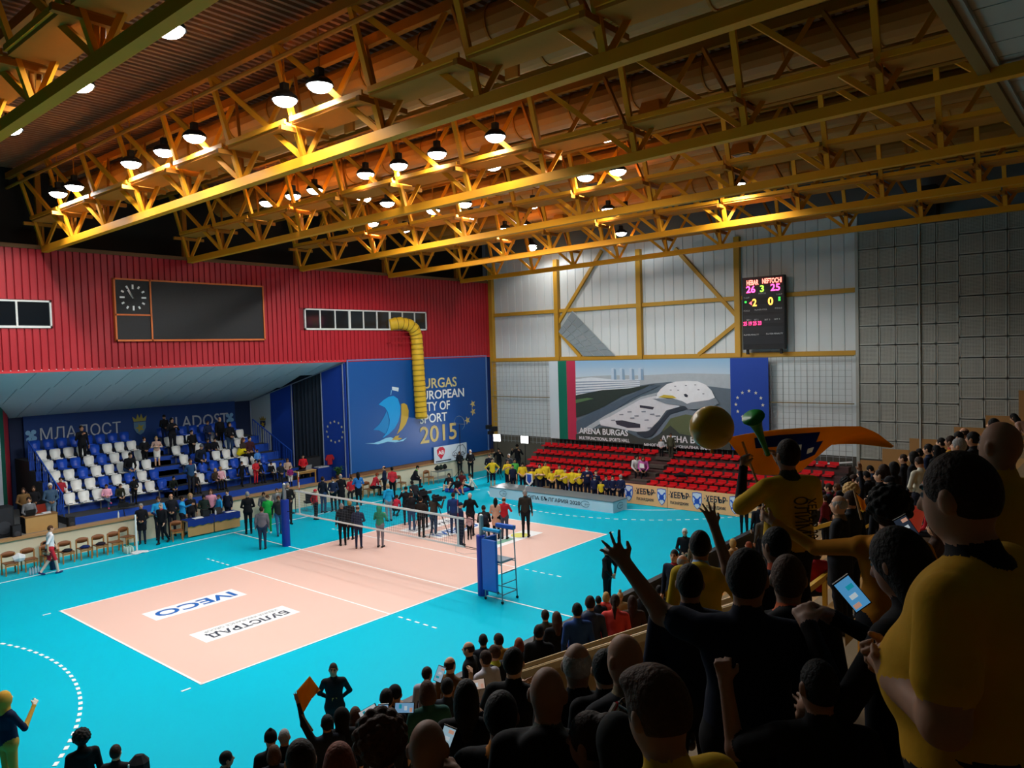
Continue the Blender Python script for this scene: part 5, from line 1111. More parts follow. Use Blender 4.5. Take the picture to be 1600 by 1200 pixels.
F('man in navy cap and blue jacket at the net tape', 721, 852, -70, pose='stand', top='#1b2746', bot='#1a2038', hair='cap', hc='nv')
F('small child in flowered top beside the capped man', 734, 843, 10, pose='stand', top='#c9a8ac', bot='#15161a', hc='k', sc=.62)
F('person in black crouching with a backpack by the umpire chair', 758, 838, 5, pose='crouch', top='#1c1d21', bot='#17181c', hc='b', sc=1.1)
tag(MB().path([on(757, 812, 2, .75)+np.array((0, 0, d)) for d in (-.2, -.05, .12, .2)], [.1, .17, .15, .06], 8).build('backpack', cloth('#1d1f2c')), 'dark backpack with red patch on the crouching person', 'backpack')
F('long-haired woman in beige coat seen from behind', 776, 842, -10, pose='coat', top='#c99a82', bot='#15161a', hair='long', hc='k', sc=.98)
F('photographer in red hooded jacket seen from behind', 789, 842, -15, pose='phone', top='#b3242e', bot='#4a4a58', hair='bald_fringe', hc='br')
F('tall man in dark olive jacket seen from behind with a camera strap', 822, 839, -10, pose='stand', top='#2f2b27', bot='#1a1a1f', hair='crop', hc='g', sc=1.14)
G('guard in black standing by the stand, facing left', 948, 860, 60, pose='back', top='#131418', bot='#131418', hc='g', sc=1.06, hair='crop')
G('grey-haired guard in black coat on the floor beyond the crowd', 1070, 831, 175, pose='coat', top='#14151a', bot='#14151a', hc='w', sc=1.05)
G('guard in black cap standing before the orange board', 1162, 768, 178, pose='front', top='#15171b', bot='#15171b', hair='cap', hc='#0e1014', sc=1.08)
p = on(521, 1050, 2, 1.66); person('guard in black with badge on the floor, facing the near stand', (p[0], p[1], 0), facing(p[0], p[1], 176), pose='back', top='#16171b', bot='#15161a', hair='crop', hc='b', sc=1.04)
tag(MB().cbox(0, 0, 0, .09, .012, .06).build('name_badge', mat('#c9a24a', .5), None, (p[0]+(CAM[0]-p[0])*.0085, p[1]+(CAM[1]-p[1])*.0085, 1.17), (0, 0, facing(p[0], p[1], 0))), 'small pale badge hanging on the chest of the floor guard', 'badge')
# walking player, officials on the left
F('player in white shirt and red shorts walking by the chairs', 80, 897, -75, pose='walk', top='#dfe2e8', bot='#c22e3a', shn='#d9c0b0', hair='crop', hc='br', sho='#22346a', slv='skin', sc=1.04)
F('grey-haired man in dark coat standing against the low wall', 223, 850, 175, pose='coat', top='#17181d', bot='#222838', hc='g', sc=1.0)
F('man in dark suit and red tie walking beside the scorers table', 255, 849, 150, pose='walk', top='#16171c', bot='#16171c', hc='g', trm='#a8303a')
hp_ = head_person
hp_('steward in light blue vest leaning at the low wall', 247, 780, 180, y=11.35, pose='front', top='#2aa0e0', slv='#1b2a55', bot='#1c1f2a', hc='b')
hp_('man in black jacket behind the scorers table, left', 267, 776, 180, y=11.5, pose='front', top='#1d1f26', bot='#1c1f2a', hair='bald_fringe')
hp_('steward in light blue vest turned right behind the table', 284, 779, 250, y=11.35, pose='reach', top='#2aa0e0', slv='#2f7fc0', bot='#1c1f2a', hc='b')
hp_('person in fur-hooded black parka behind the scorers table', 297, 775, 200, y=11.5, pose='hood', top='#1a1b1f', bot='#1c1f2a', hair='hood', hc='tan')
hp_('man in dark green fleece behind the scorers table', 318, 776, 185, y=11.4, pose='down', top='#22302c', bot='#1c1f2a', hc='k')
hp_('girl in pink jacket behind the scorers table', 329, 768, 175, y=11.7, pose='stand', top='#e2a0b8', bot='#1c1f2a', hair='long', hc='br')
hp_('steward with ponytail in light blue vest at the right table', 342, 776, 120, y=11.35, pose='front', top='#2aa0e0', slv='#2f7fc0', bot='#1c1f2a', hair='ponytail', hc='br')
hp_('man in dark navy suit at the right end of the tables', 355, 769, 150, y=11.5, pose='stand', top='#1b2236', bot='#1a1f30', hc='k', trm='#c8cdd6')
# platform, left
hp_('man in grey-blue sweater and jeans standing at the stand corner', 78, 759, 190, y=13.2, z=1.05, pose='front', top='#3a5068', bot='#6a8298', hc='w')
hp_('man with glasses in grey blazer seated at the announcer desk', 45, 787, 185, y=13.4, z=1.05, pose='sit', top='#6a6d72', bot='#1c1f2a', hc='b', sc=1, trm='#dde0e4')
for k, (x, y, l, t, h) in enumerate(((36, 766, 'person in tan coat half hidden at the left wall', '#6a5030', 'bob'), (41, 772, 'man in black standing behind the announcer desk', '#15161a', 'short'), (52, 763, 'dark-clad woman standing behind the announcer desk', '#17171b', 'bob'))): hp_(l, x, y, 185, y=13.9+.2*k, z=1.05, pose='front', top=t, hair=h, hc='b')
# far stand spectators
def stand_seat(label, hx, hy, sit, **k):
    best = None
    for i in range(6):
        y = rowy(i)+(.0 if sit else -.3); p = on(hx, hy, 1, y); e = abs((p[2]-rowz(i))-(1.24 if sit else 1.66))
        if best is None or e < best[0]: best = (e, i, p, y)
    _, i, p, y = best; pose = k.pop('pose', 'sit' if sit else 'front'); f = k.pop('turn', 0)
    person(label, (p[0], y-(.02 if sit else 0), rowz(i)), math.pi+R(f), pose=pose, sc=k.pop('sc', min(1.08, max(.72, (p[2]-rowz(i))/(1.26 if sit else 1.66)))), **k)
ss = stand_seat
ss('man in red jacket sitting at the left end of a stand row', 94, 749, True, top='#9a2632', bot='#16171b', hc='b', slv='#cfd2d6')
ss('person in pink jacket sitting with crossed legs in the front row', 166, 759, True, pose='sit_cross', top='#e6a6bc', bot='#4a6076', sho='#d84a78', hair='short', hc='b', turn=-25)
ss('man in dark green sweater sitting beside the pink jacket', 184, 756, True, pose='sit_lean', top='#2a2c22', bot='#1a1b1f', hc='b')
ss('person in black standing in the front rows beside a white seat', 209, 752, False, top='#17171a', bot='#141518', hc='k', hair='beanie')
ss('man in jeans sitting chin on hand in an upper row', 198, 703, True, pose='sit_lean', top='#15171c', bot='#33507a', hc='k')
ss('woman in black jacket and white shirt standing on the aisle', 225, 686, False, top='#15161a', bot='#14151a', hc='b', hair='bun', trm='#e2e4e6')
ss('woman in beige fur vest and white skirt standing on the aisle', 244, 685, False, pose='skirt', top='#b89a8e', slv='#d9d2cc', bot='#e3e2de', shn='skin', hair='bun', hc='bl', turn=-20)
ss('man in black standing before the dark banner, back row', 256, 651, False, top='#131419', bot='#1b2a50', hc='k', hair='cap')
ss('woman in black in the back row with a phone', 268, 655, False, pose='phone', top='#15161b', hc='k', hair='long')
ss('person in black standing alone before the left lettering', 127, 667, False, pose='phone1', top='#121318', bot='#121318', hc='b')
ss('man in black standing left in the right block', 299, 675, False, top='#121317', bot='#121317', hc='k', hair='short')
ss('man in dark blue shirt standing in the back row right', 324, 660, False, top='#1a2440', bot='#1b2a50', hc='b')
ss('broad man in black standing before the last letters', 343, 655, False, pose='big', top='#111217', bot='#121317', hair='bald_fringe')
ss('woman in black beside the right edge of the banner', 358, 662, False, top='#14151a', bot='#2a4060', hair='bob', hc='k')
ss('person in flat cap sitting low in the right block', 309, 692, True, pose='sit_lean', top='#1b2230', hair='cap', hc='#5a6068')
ss('man in black jacket sitting left of two in the right block', 324, 688, True, top='#16181e', hc='k')
ss('man in black jacket sitting right of two in the right block', 335, 687, True, top='#171a22', hc='k')
ss('long-haired woman sitting near the right railing', 379, 687, True, top='#3a2f2c', bot='#1a1b1f', hair='long', hc='br', turn=25)
ss('person in dark red sitting beside the right railing', 389, 683, True, top='#40222a', hc='k')
ss('child in light blue shirt by the right railing', 401, 689, False, top='#4a86d0', bot='#2a50a0', hc='b', sc=.72)
ss('child in red shirt standing below the light blue child', 398, 700, False, top='#c02a34', bot='#c02a34', hc='k', sc=.72)
ss('man in blue jacket with red collar standing on the aisle', 297, 720, False, pose='back', top='#274a72', bot='#2a2c34', hc='b', trm='#b03a42')
ss('man in dark jacket sitting on the aisle steps', 267, 744, True, pose='sit_lean', top='#1c2420', hc='k')
ss('man in black suit and white shirt walking in the stand', 377, 723, False, pose='walk', top='#15161a', bot='#14151a', hc='k', trm='#dcdfe4')
ss('young man in black sitting at the right end, front rows', 404, 722, True, top='#141519', hc='k')
ss('man in black suit sitting right of the young man in black', 423, 724, True, top='#16171c', hc='k', trm='#e0e2e6')
ss('child with blond hair and yellow scarf among blue seats', 336, 738, True, top='#3a3028', hair='bob', hc='bl', sc=.8)
ss('child in pink patterned jacket among blue seats', 344, 733, True, top='#dca8b4', hair='bun', hc='bl', sc=.82)
ss('person in black sitting low above the scorers table', 306, 763, True, top='#17181d', hc='b')
tag(MB().path([on(372+4*k, 702+6*abs(k-1.5), 1, rowy(2)-.1) for k in range(4)], [.1, .2, .2, .1], 8).build('yellow_jacket', cloth('#d8c81c')), 'bright yellow jacket draped over a blue seat', 'jacket')
# beside the DJ desk
hp_('man in red hoodie standing at the sound table', 473, 713, 185, y=13.15, z=1.05, pose='front', top='#c0202c', bot='#15161a', hc='k', hair='crop')
hp_('woman in dark jacket standing left of the girls', 438, 725, 200, y=12.75, z=1.05, pose='front', top='#22252c', bot='#22252c', hair='ponytail', hc='b')
hp_('long-haired woman in beige coat behind the purple girl', 449, 719, 190, y=13.3, z=1.05, pose='coat', top='#b8a294', bot='#22252c', hair='long', hc='br')
hp_('girl in purple top and white skirt on the platform', 453, 731, 185, y=12.6, z=1.05, pose='front', top='#8a2a6a', bot='#e2e0e2', shn='#191a1f', hair='long', hc='br')
jr = thing('red_jersey', 'red sports jersey hung up by the loudspeaker and plant', 'jersey', (7.5, 12.6, 1.95)); jr.scale = (.62, .62, 1); MB().box(-.24, .24, -.04, .04, -.05, .5).build('jersey_body', cloth('#98202a'), jr)
for s in (-1, 1): MB().bar((s*.22, 0, .44), (s*.42, 0, .22), .09, .16).build('jersey_sleeve', cloth('#98202a'), jr)
MB().tube((0, 0, -.9), (0, 0, .5), .02, n=6).build('hanger_pole', BLK, jr)
# people by the mural corner
F('bald man in black suit standing under the small AB banner', 736, 747, 175, pose='front', top='#15161a', bot='#14151a', hair='crop', hc='w', trm='#e0e2e4', sc=1.02)
F('woman in black sitting on the floor against the wall, left', 703, 764, 160, pose='floor_sit', top='#2a2226', bot='#d9c6c0', hair='long', hc='b', shn='skin')
F('woman in dark red sitting on the floor, middle', 722, 760, 175, pose='floor_sit', top='#5a2228', bot='#b03a48', hair='long', hc='b', shn='skin')
F('player in cream shirt sitting on the floor, right', 738, 766, 90, pose='floor_sit', top='#d8d2c4', bot='#22242c', hc='b')
F('player in black sitting on the floor with knees up', 714, 770, 200, pose='floor_sit', top='#1a1b20', bot='#c04a5a', hc='k', shn='skin')
head_person('man in black with bright green collar on a chair by the mural', 652, 738, -100, y=11.0, pose='sit_lean', top='#1c1d22', bot='#191a1f', hc='k', trm='#6fd04a', sc=1)
F('woman in black standing by the bags below the AB banner', 719, 744, 180, pose='front', top='#1c1d22', hair='short', hc='b', sc=.9)
# line of players behind the podium
YJ = '#d6b92a'
def pl_(label, hx, hy, yy, **k):
    k.setdefault('top', YJ); k.setdefault('bot', '#15182a'); k.setdefault('shn', 'skin'); k.setdefault('slv', 'skin'); k.setdefault('sho', '#d8dade'); k.setdefault('hc', 'k')
    hz = pose_mesh(k.get('pose', 'stand')); return head_person(label, hx, hy, k.pop('face', 185), x=yy, **k)
PX = 14.35
pl_('yellow-shirted player with hands on hips, leftmost of the line', 769, 719, 14.6, pose='hips')
pl_('yellow-shirted player wiping the face, second of the line', 793, 721, 14.6, pose='phone')
pl_('child in navy player kit between two tall players', 801, 727, 14.4, pose='stand', top='#1b2138', sc=.86)
pl_('player in bright green top half hidden in the line', 804, 720, 15.2, top='#4aa84a')
pl_('yellow player with head bowed, beside the green top', 816, 725, 14.4, pose='down')
pl_('yellow player with dark hair, fifth along the podium', 831, 733, 14.4, pose='clap')
pl_('yellow player with bare forearms folded, by the small trophy flag', 843, 728, 14.3, pose='cross')
pl_('tall yellow player in the middle of the line', 852, 724, 14.6, pose='stand')
pl_('shorter yellow player leaning forward, middle of the line', 862, 735, 14.2, pose='down')
pl_('yellow player with arms folded, right of the leaning one', 874, 729, 14.3, pose='cross')
pl_('yellow player with dark beard clapping', 883, 735, 14.2, pose='clap')
pl_('yellow player second from the right end', 894, 734, 14.2, pose='stand_l')
pl_('yellow player with hands raised, right end of the yellow line', 905, 735, 14.2, pose='phone')
tr = dict(bot='#161a2e', shn='#161a2e', slv='#1a2040', top='#1a2040', trm='#cfd3dc', sho='#22242c')
pl_('coach in dark navy tracksuit with raised hands, left of coaches', 917, 731, 14.2, pose='clap', **tr)
pl_('bald coach in navy tracksuit, second from the left', 931, 738, 14.2, pose='stand', **tr, hair='crop')
pl_('child in navy tracksuit among the coaches', 929, 750, 13.9, pose='stand', **tr, sc=.84)
pl_('small child in yellow shirt at the podium end', 939, 749, 13.9, pose='stand', sc=.72)
pl_('coach in navy tracksuit wearing dark hair, middle of coaches', 947, 746, 14.1, pose='front', **tr)
pl_('coach in navy tracksuit, second from the podium end', 957, 746, 14.0, pose='front', **tr)
pl_('grey-haired coach in navy tracksuit at the podium end', 970, 745, 13.9, pose='front', face=150, **{**tr, 'hc': 'g'})
pn = thing('team_pennant', 'small white pennant with a blue crest held in the line of players', 'pennant', on(827, 750, 0, 14.0)); MB().prism([(0, -.2, .35), (0, .2, .35), (0, .24, -.1), (0, 0, -.32), (0, -.24, -.1)], (.02, 0, 0)).build('pennant_cloth', WHT, pn); MB().prism([(-.012, -.14, .3), (-.012, .14, .3), (-.012, .15, -.05), (-.012, 0, -.2), (-.012, -.15, -.05)], (.01, 0, 0)).build('crest', mat('#2a4fb0', .5), pn)
head_person('man in dark suit behind the leftmost player', 764, 712, 170, x=16.0, pose='front', top='#1a1c2a', hc='b')
head_person('bald man in grey jacket behind the second player', 795, 712, 150, x=16.4, pose='stand', top='#33373e', hair='crop', hc='g')
head_person('cameraman in black by the studio lights in the corner', 779, 703, 170, x=18.6, pose='camera', top='#111215', hc='k')
head_person('cameraman in black right of the studio lights', 808, 697, 170, x=18.9, pose='camera', top='#121316', hc='k', hair='beanie')
# red end stand
head_person('girl in white hoodie sitting on the red seats, left of two', 995, 714, 190, x=17.0, z=.8, pose='sit_lean', top='#d0d0d2', bot='#15161a', hair='long', hc='k')
head_person('girl in pink jacket with white paper on the red seats', 1005, 716, 180, x=17.0, z=.8, pose='sit_lean', top='#c060a8', bot='#1c1d24', hair='long', hc='br')
head_person('person in grey hoodie standing high in the red stand aisle', 1033, 687, 175, x=19.3, z=1.66, pose='front', top='#b9bcc2', slv='#c9a0a8', bot='#17181c', hair='long', hc='b', sho='#d8d8da')
head_person('person in camouflage jacket standing in the red stand aisle', 1048, 680, 185, x=19.3, z=1.66, pose='stand', top='#4a4a3a', bot='#3a3a30', hc='b')
tag(MB().prism([(0, -.15, -.12), (0, .15, -.1), (0, .13, .14), (0, -.12, .12)], (.005, 0, 0)).build('paper_sheet', WHT, None, on(1003, 728, 0, 16.6)), 'white paper sheet held by the girl in pink', 'paper')
# left foreground on the floor
p = on(8, 1092, 2, 1.85)
pm_ = person('performer in navy shirt and mustard plush suit at the left edge', (p[0], p[1], 0), facing(p[0], p[1], -60), pose='phone1', top='#14203a', slv='#c2953a', bot='#b08a3c', hair='hood', hc='#c2953a', skin='#d8cdbd', sc=1.12)
p = on(128, 1165, 2, 1.62)
person('performer in black furry plush suit at the lower left', (p[0], p[1], 0), facing(p[0], p[1], 10), pose='hood', top='#101114', bot='#101114', hair='curly', hc='k', skin='#2a1c18', sc=1.05)
p = on(165, 1185, 2, 1.62); person('dark-haired person with black backpack beside the plush suit', (p[0]+.15, p[1], 0), facing(p[0], p[1], -25), pose='stand', top='#1a1b1f', bot='#1a1b1f', hc='b', sc=1.0)
bp_ = thing('backpack', 'black backpack with white edging worn at the lower left', 'backpack', (p[0]+.42, p[1]-.22, 1.35), facing(p[0], p[1], -25)); MB().path([(0, 0, -.25), (0, -.02, -.1), (0, -.02, .12), (0, 0, .22)], [.1, .17, .16, .07], 8).build('pack_body', cloth('#1c1d21'), bp_); MB().bar((-.12, -.16, -.15), (-.1, -.16, .15), .02, .02).build('reflective_strip', WHT, bp_)
p = on(353, 1185, 2, 1.66); person('man in profile with dark hair at the bottom edge', (p[0], p[1], 0), facing(p[0], p[1], -80), pose='stand', top='#20241f', bot='#1a1b1f', hc='k')
# ------------------------------------------------------------------ the fans on the near stand
yrail([(-7.3, -18.35, stand_z(-18.35)), (-6.4, -18.35, stand_z(-18.35)), (-5.5, -18.35, stand_z(-18.35)), (-4.6, -18.35, stand_z(-18.35))], .68, 'yellow handrail with round posts beside the woman in the mustard coat', False)
yrail([(.2, -15.75, stand_z(-15.75)), (.2, -16.75, stand_z(-16.75)), (.2, -17.9, stand_z(-17.9))], .95, 'yellow two-bar handrail climbing the stand behind the yellow shirt')
ROWS = {(604, 1092): 3, (617, 1086): 3, (669, 1082): 4, (699, 1074): 3, (703, 1039): 2, (733, 1014): 1, (755, 1001): 0, (780, 1001): 1, (759, 1029): 2, (773, 1020): 2, (811, 1007): 1,
        (842, 988): 2, (870, 966): 1, (902, 954): 3, (922, 943): 3, (961, 940): 3, (988, 940): 3, (1002, 926): 2, (1030, 922): 2, (1054, 868): 3, (1145, 848): 1, (1133, 862): 1, (1170, 852): 2,
        (1391, 754): 7, (1403, 774): 8, (1384, 776): 8, (1439, 722): 7, (1462, 824): 9}
def solve(hx, hy, pose, data, target=1.0):
    me, nb, RH, wr = data or pose_mesh(pose); hz = nb[2]+.1; best = None
    for i in ([ROWS[(hx, hy)]] if (hx, hy) in ROWS else range(0, 15)):
        for q in (.14, .22, .3, .38, .46, .52):
            p = on(hx, hy, 1, ny(i)-q)
            if p[0] > 20 or p[0] < -17.5: continue
            for b in (0, .36):
                s = (p[2]-nz(i)-b)/hz; e = abs(s-target)+(.06 if b else 0)+abs(q-.3)*.05
                if best is None or e < best[0]: best = (e, p, nz(i)+b, s)
    return best
def crowd(label, hx, hy, face=0, **k):
    pose = k.get('pose', 'stand'); tg = k.pop('ts', 1.0); e, p, zf, s = solve(hx, hy, pose, k.get('data'), tg)
    me, nb, RH, wr = k.get('data') or pose_mesh(pose); s = min(1.15, max(.6, s)); off = rotz(facing(p[0], p[1], face))@np.array((nb[0], nb[1], 0))*s
    return person(label, (p[0]-off[0], p[1]-off[1], zf), facing(p[0], p[1], face), sc=s, **k)
D1, D2, D3 = '#14161b', '#1a1d26', '#20242e'
c = crowd
c('person in dark knitted hat at the lower left of the crowd', 423, 1155, 5, top=D1, hair='beanie', hc='k')
c('grey-haired man in dark jacket at the lower left of the crowd', 444, 1152, -10, top=D2, hair='crop', hc='g')
c('brown-haired woman at the lower left, below the grey-haired man', 428, 1178, 0, top=D2, hair='bob', hc='br')
c('dark-haired fan waving a small orange flag', 511, 1130, 10, pose='raise_l', top=D3, hc='k')
c('person in black hood beside the small flag waver', 534, 1120, 0, top=D1, hair='hood', hc='k')
c('woman with long fair-brown hair near the floor guard', 555, 1117, -10, top=D1, hair='long', hc='br')
c('dark-haired fan in dark coat left of the phone screens', 604, 1092, -10, top=D2, hair='short', hc='k')
c('fan in dark cap filming with a phone', 617, 1086, -5, pose='phone', top=D1, hair='cap', hc='#191b20')
c('brown-haired woman with teal scarf looking down', 669, 1082, 10, pose='down', top='#24504a', hair='bob', hc='br')
c('man in pale grey jacket at the barrier', 667, 1053, -5, pose='stand_r', top='#a9a6b4', hc='b')
c('balding man in brown fur-collared jacket with a phone', 703, 1039, -35, pose='phone1', top='#6a4a28', hair='bald_fringe', hc='b')
c('dark-haired man in grey puffer behind the brown jacket', 699, 1074, -10, top='#2c323c', hc='k')
c('balding man in black puffer jacket facing left', 733, 1014, 70, top=D1, hair='bald_fringe', hc='b')
c('black-haired man at the barrier behind the black puffer', 755, 1001, 0, top=D3, hc='k')
c('man with mustard hood at the barrier', 780, 1001, 30, top='#a87a2a', hc='b', pose='hood')
c('man with glasses in a white hooded top looking left', 759, 1029, 40, top='#c9c6d2', hc='b')
c('man in black jacket with yellow-green collar looking left', 773, 1020, 50, top=D2, hc='br', trm='#b8b83a')
c('red-brown haired woman at the barrier, dark puffer jacket', 811, 1007, 0, top=D2, hair='bob', hc='r')
c('black-haired fan clapping behind the parapet foot', 802, 1036, -15, pose='clap', top=D1, hc='k')
c('broad man in black t-shirt at the barrier seen from behind', 842, 988, -5, top='#121316', slv='skin', hc='k', pose='stand')
c('short-haired youth in camouflage jacket at the barrier', 852, 962, 15, top='#3c3d34', hc='b')
c('woman with streaked brown hair in black t-shirt', 870, 966, 10, pose='front', top=D1, slv='skin', hair='long', hc='br')
c('woman with long straight black hair filming with a phone', 729, 1088, -5, pose='phone', top=D1, hair='long', hc='k')
c('man in blue jacket leaning at the barrier', 902, 954, 10, top='#2a4a8a', hc='k')
c('man in grey and blue hooded rain jacket seen from behind', 922, 943, -5, top='#3a4258', slv='#2f56a0', hc='b', pose='hood')
c('small dark-haired child at the barrier by the coral jacket', 935, 938, 0, top=D2, hc='k', ts=.8)
c('blond child in coral red jacket', 947, 932, -20, top='#d84a44', hair='bob', hc='bl', ts=.85)
c('woman in coral red jacket with dark ponytail', 961, 940, -5, top='#d04440', hair='ponytail', hc='b')
c('child in tan bobble hat by the barrier', 969, 932, 0, top='#8a7048', hair='pompom', hc='tan', ts=.8)
c('woman with long brown hair in brown coat at the barrier', 988, 940, 5, pose='coat', top='#3a2a20', hair='long', hc='b')
c('dark-haired man bending with red sleeve showing', 1002, 926, -20, pose='down', top=D1, slv='#b03a34', hc='k')
c('person in dark grey jacket under the raised arm', 1030, 922, -15, top='#24272c', hc='k')
c('bearded man in navy jacket facing the stand, red collar', 1054, 868, 160, top='#1a2230', hair='crop', hc='b', trm='#a03038')
c('older man in olive jacket seen in profile', 1066, 878, -60, top='#5a5232', hair='bald_fringe', hc='g')
c('small person in tan coat by the floor guard, at the barrier', 1089, 846, 0, top='#6a604c', hc='br')
c('blond woman at the barrier looking left', 1145, 848, 60, top='#b08a60', hair='bob', hc='bl')
c('person in dark cap below the blond woman', 1133, 862, 40, top=D2, hair='cap', hc='#3a2c24')
c('woman with reddish hair behind the raised open hand', 1170, 852, 80, top=D2, hair='bob', hc='r')
c('person in black knitted hat by the orange board', 1186, 790, 20, top='#1a1f2a', hair='beanie', hc='k')
c('person in grey knitted hat below the black hat', 1192, 808, 30, top='#4a4640', hair='beanie', hc='#5a5a60')
# right side, towards the end wall
c('bald man in dark coat with fur collar, profile left', 1312, 789, 75, pose='coat', top='#15161a', hair='bald_fringe', hc='g', trm='#6a543a')
c('dark-haired man in dark coat right of the bald fur collar', 1330, 781, 60, top='#181b22', hc='b')
c('child in maroon jacket behind the yellow shirt', 1289, 779, 60, top='#6a2028', hc='b', ts=.85)
c('dark-haired woman with pink scarf near the left end', 1286, 760, 70, top='#241e2a', hair='bob', hc='b', trm='#8a3a5a')
c('man in maroon jacket behind the pink scarf', 1295, 762, 80, top='#232734', hc='b', trm='#7a2a44')
c('fan in white and maroon jacket', 1308, 762, 70, top='#7a1c28', slv='#d0cdd0', hc='br')
c('fan with big dark curly hair', 1321, 755, 30, top=D1, hair='curly', hc='k')
c('curly blond fan waving an orange flag on a stick', 1328, 768, 40, pose='raise_r', top=D2, hair='curly', hc='bl')
c('man in blue jacket with arms folded looking left', 1344, 753, 80, pose='cross', top='#26406a', hc='k')
c('man with pale face behind the blue jacket', 1334, 749, 85, top=D1, hc='b')
c('dark-haired person leaning forward on a bench', 1345, 741, 70, top=D1, hc='b')
c('person in black bowed over behind the blue jacket', 1357, 743, 60, pose='down', top='#16171b', hc='k')
c('young man in blue-grey jacket looking down', 1363, 733, 75, pose='down', top='#2a3850', hc='k')
c('person with long brown hair beside the blue-grey jacket', 1381, 735, 60, top='#232020', hair='long', hc='b')
c('bearded man in black jacket with a badge', 1376, 743, 80, pose='cross', top='#15171b', hair='crop', hc='b')
c('woman with dark hair in black coat by the tan boards', 1397, 731, 70, top='#17181c', hair='bob', hc='k')
c('bald man below the tan boards', 1412, 717, 75, top='#17181c', hair='crop', hc='b')
c('man in cap and black jacket beside the sloping parapet', 1391, 754, 70, top='#1a1d20', hair='cap', hc='#15161a')
c('grey-haired woman with purple scarf looking left', 1403, 774, 75, top='#3a3560', hair='bob', hc='g', trm='#6a4ab0')
c('dark-haired woman in front of the purple scarf', 1384, 776, 30, top=D1, hair='bob', hc='k')
c('boy in red jacket sitting on the right', 1446, 783, 80, top='#a01a24', hc='b', ts=.8, pose='sit_lean')
c('person in white quilted jacket with bowed head, seen from behind', 1439, 722, 40, pose='down', top='#c9c5b4', bot='#1b1f2c', hair='crop', hc='b', ts=1.05)
c('dark-haired woman left of the navy jacket', 1428, 714, 70, top='#15161a', hair='bob', hc='k')
c('dark-haired man with head low behind the white jacket', 1437, 708, 80, top=D1, hc='k')
c('man in navy jacket with white shoulder stripe', 1451, 702, 70, top='#1c2740', hc='k')
c('long dark-haired woman in black coat right of the navy jacket', 1463, 704, 60, pose='coat', top='#17181c', hair='long', hc='k')
c('man with glasses standing high on the right', 1471, 692, 70, top='#16171b', hc='k')
c('fan in mustard puffer jacket', 1486, 690, 75, top='#b07a1c', hc='b', trm='#a8483a')
c('grey-haired man in black beside the mustard puffer', 1499, 697, 80, top='#15161a', hc='g')
c('balding man in black standing behind the mustard puffer', 1507, 677, 70, top='#17181c', hair='bald_fringe', hc='b')
c('dark-haired man behind the mustard puffer, face to the court', 1498, 683, 75, top='#17181c', hc='k')
c('young man in black jacket right of the balding man', 1521, 686, 70, top='#191b1f', hc='k')
c('woman in black hood near the top right', 1553, 664, 70, top='#121316', hair='bob', hc='k')
c('woman in beige pink top leaning on the rail at the far right', 1587, 652, 70, pose='bend', top='#a8887c', hair='long', hc='k')
c('woman with light brown hair low behind the big man', 1462, 824, 80, top='#3a2a22', hair='long', hc='br', pose='sit')
c('small girl in red behind the handrail', 1275, 862, 30, top='#9a2026', hair='bob', hc='b', ts=.8, pose='sit')
# ---- large figures near the lens (finer grid)
def near(label, hx, hy, dist, face, hair='short', hc='b', h=.0095, ts=1.0, lift=0, **k):
    data_kw = k.pop('body'); P, nb, RH, wr = body(**data_kw); me = sdf_mesh('person', P, h); data = (me, nb, RH, wr)
    d = ray(hx, hy); p = CAM+d/np.linalg.norm(d)*dist; hz = nb[2]+.1; best = None
    for zf in ([stand_z(p[1]), stand_z(p[1])+.36] if not lift else [stand_z(p[1])+lift]):
        s = (p[2]-zf)/hz
        if best is None or abs(s-ts) < abs(best[0]-ts): best = (s, zf)
    s, zf = best; rz = facing(p[0], p[1], face); off = rotz(rz)@np.array((nb[0], nb[1], 0))*s
    o = person(label, (p[0]-off[0], p[1]-off[1], zf), rz, hair=hair, hc=hc, sc=s, data=data, hh=h*.85, **k)
    return o, wr, s
def wpt(o, q): return o.matrix_basis@Vector([float(v) for v in q])
def wdir(o, q): return (o.matrix_basis.to_3x3()@Vector([float(v) for v in q])).normalized()
def phone(label, pos, nrm, up, sc=1., lit='#6aa0d0', held_by=None):
    o = thing('phone', label, 'phone'); o.matrix_world = frame(pos, Vector(up).normalized().cross(Vector(nrm).normalized()), Vector(up).normalized())
    MB().cbox(0, 0, 0, .074*sc, .15*sc, .009).build('phone_body', mat('#111216', .3), o)
    MB().cbox(0, 0, .006, .068*sc, .138*sc, .002).build('phone_screen', mat(lit, .3, emis=.55), o)
    for k in range(3): MB().cbox(-.01+.012*k, -.03+.04*k, .0075, .03, .02, .001).build('screen_patch', mat(['#1fa8c0', '#d8e6ee', '#e0a890'][k], .4, emis=.5), o)
    return o
def ph(label, px, py, dist, rot=0, lit='#7fb0d8'):
    d = ray(px, py); d = d/np.linalg.norm(d); p = CAM+d*dist; u_ = CU*math.cos(R(rot))+CR*math.sin(R(rot)); return phone(label, p, -d, u_, lit=lit)
B = body
near('huge man in yellow t-shirt with dark collar, folded hands, far right', 1518, 775, 2.4, 72, 'crop', 'b', h=.0075, top='#c9961a', slv='skin', bot='#15161a', trm='#1b1c22', skin='#a8785a',
     body=dict(girth=1.36, belly=.9, lean=3, hp=8, sleeve=.62, hy=-8, arms=A(((-.07, .0, -.27), (.08, .17, -.26)), ((.1, .05, -.27), (-.12, .24, -.27))), curl=(1.2, 1.2), palm=((.5, -.5, .6), (-.5, -.5, .6))))
o_, wr_, s_ = near('man with glasses and light brown hair in yellow t-shirt, bottom centre', 1040, 1115, 2.2, 42, 'fringe', 'br', top='#c9a01c', slv='skin', bot='#17181c', skin='#9c7258', body=dict(hp=14, sleeve=.6, girth=1.05))
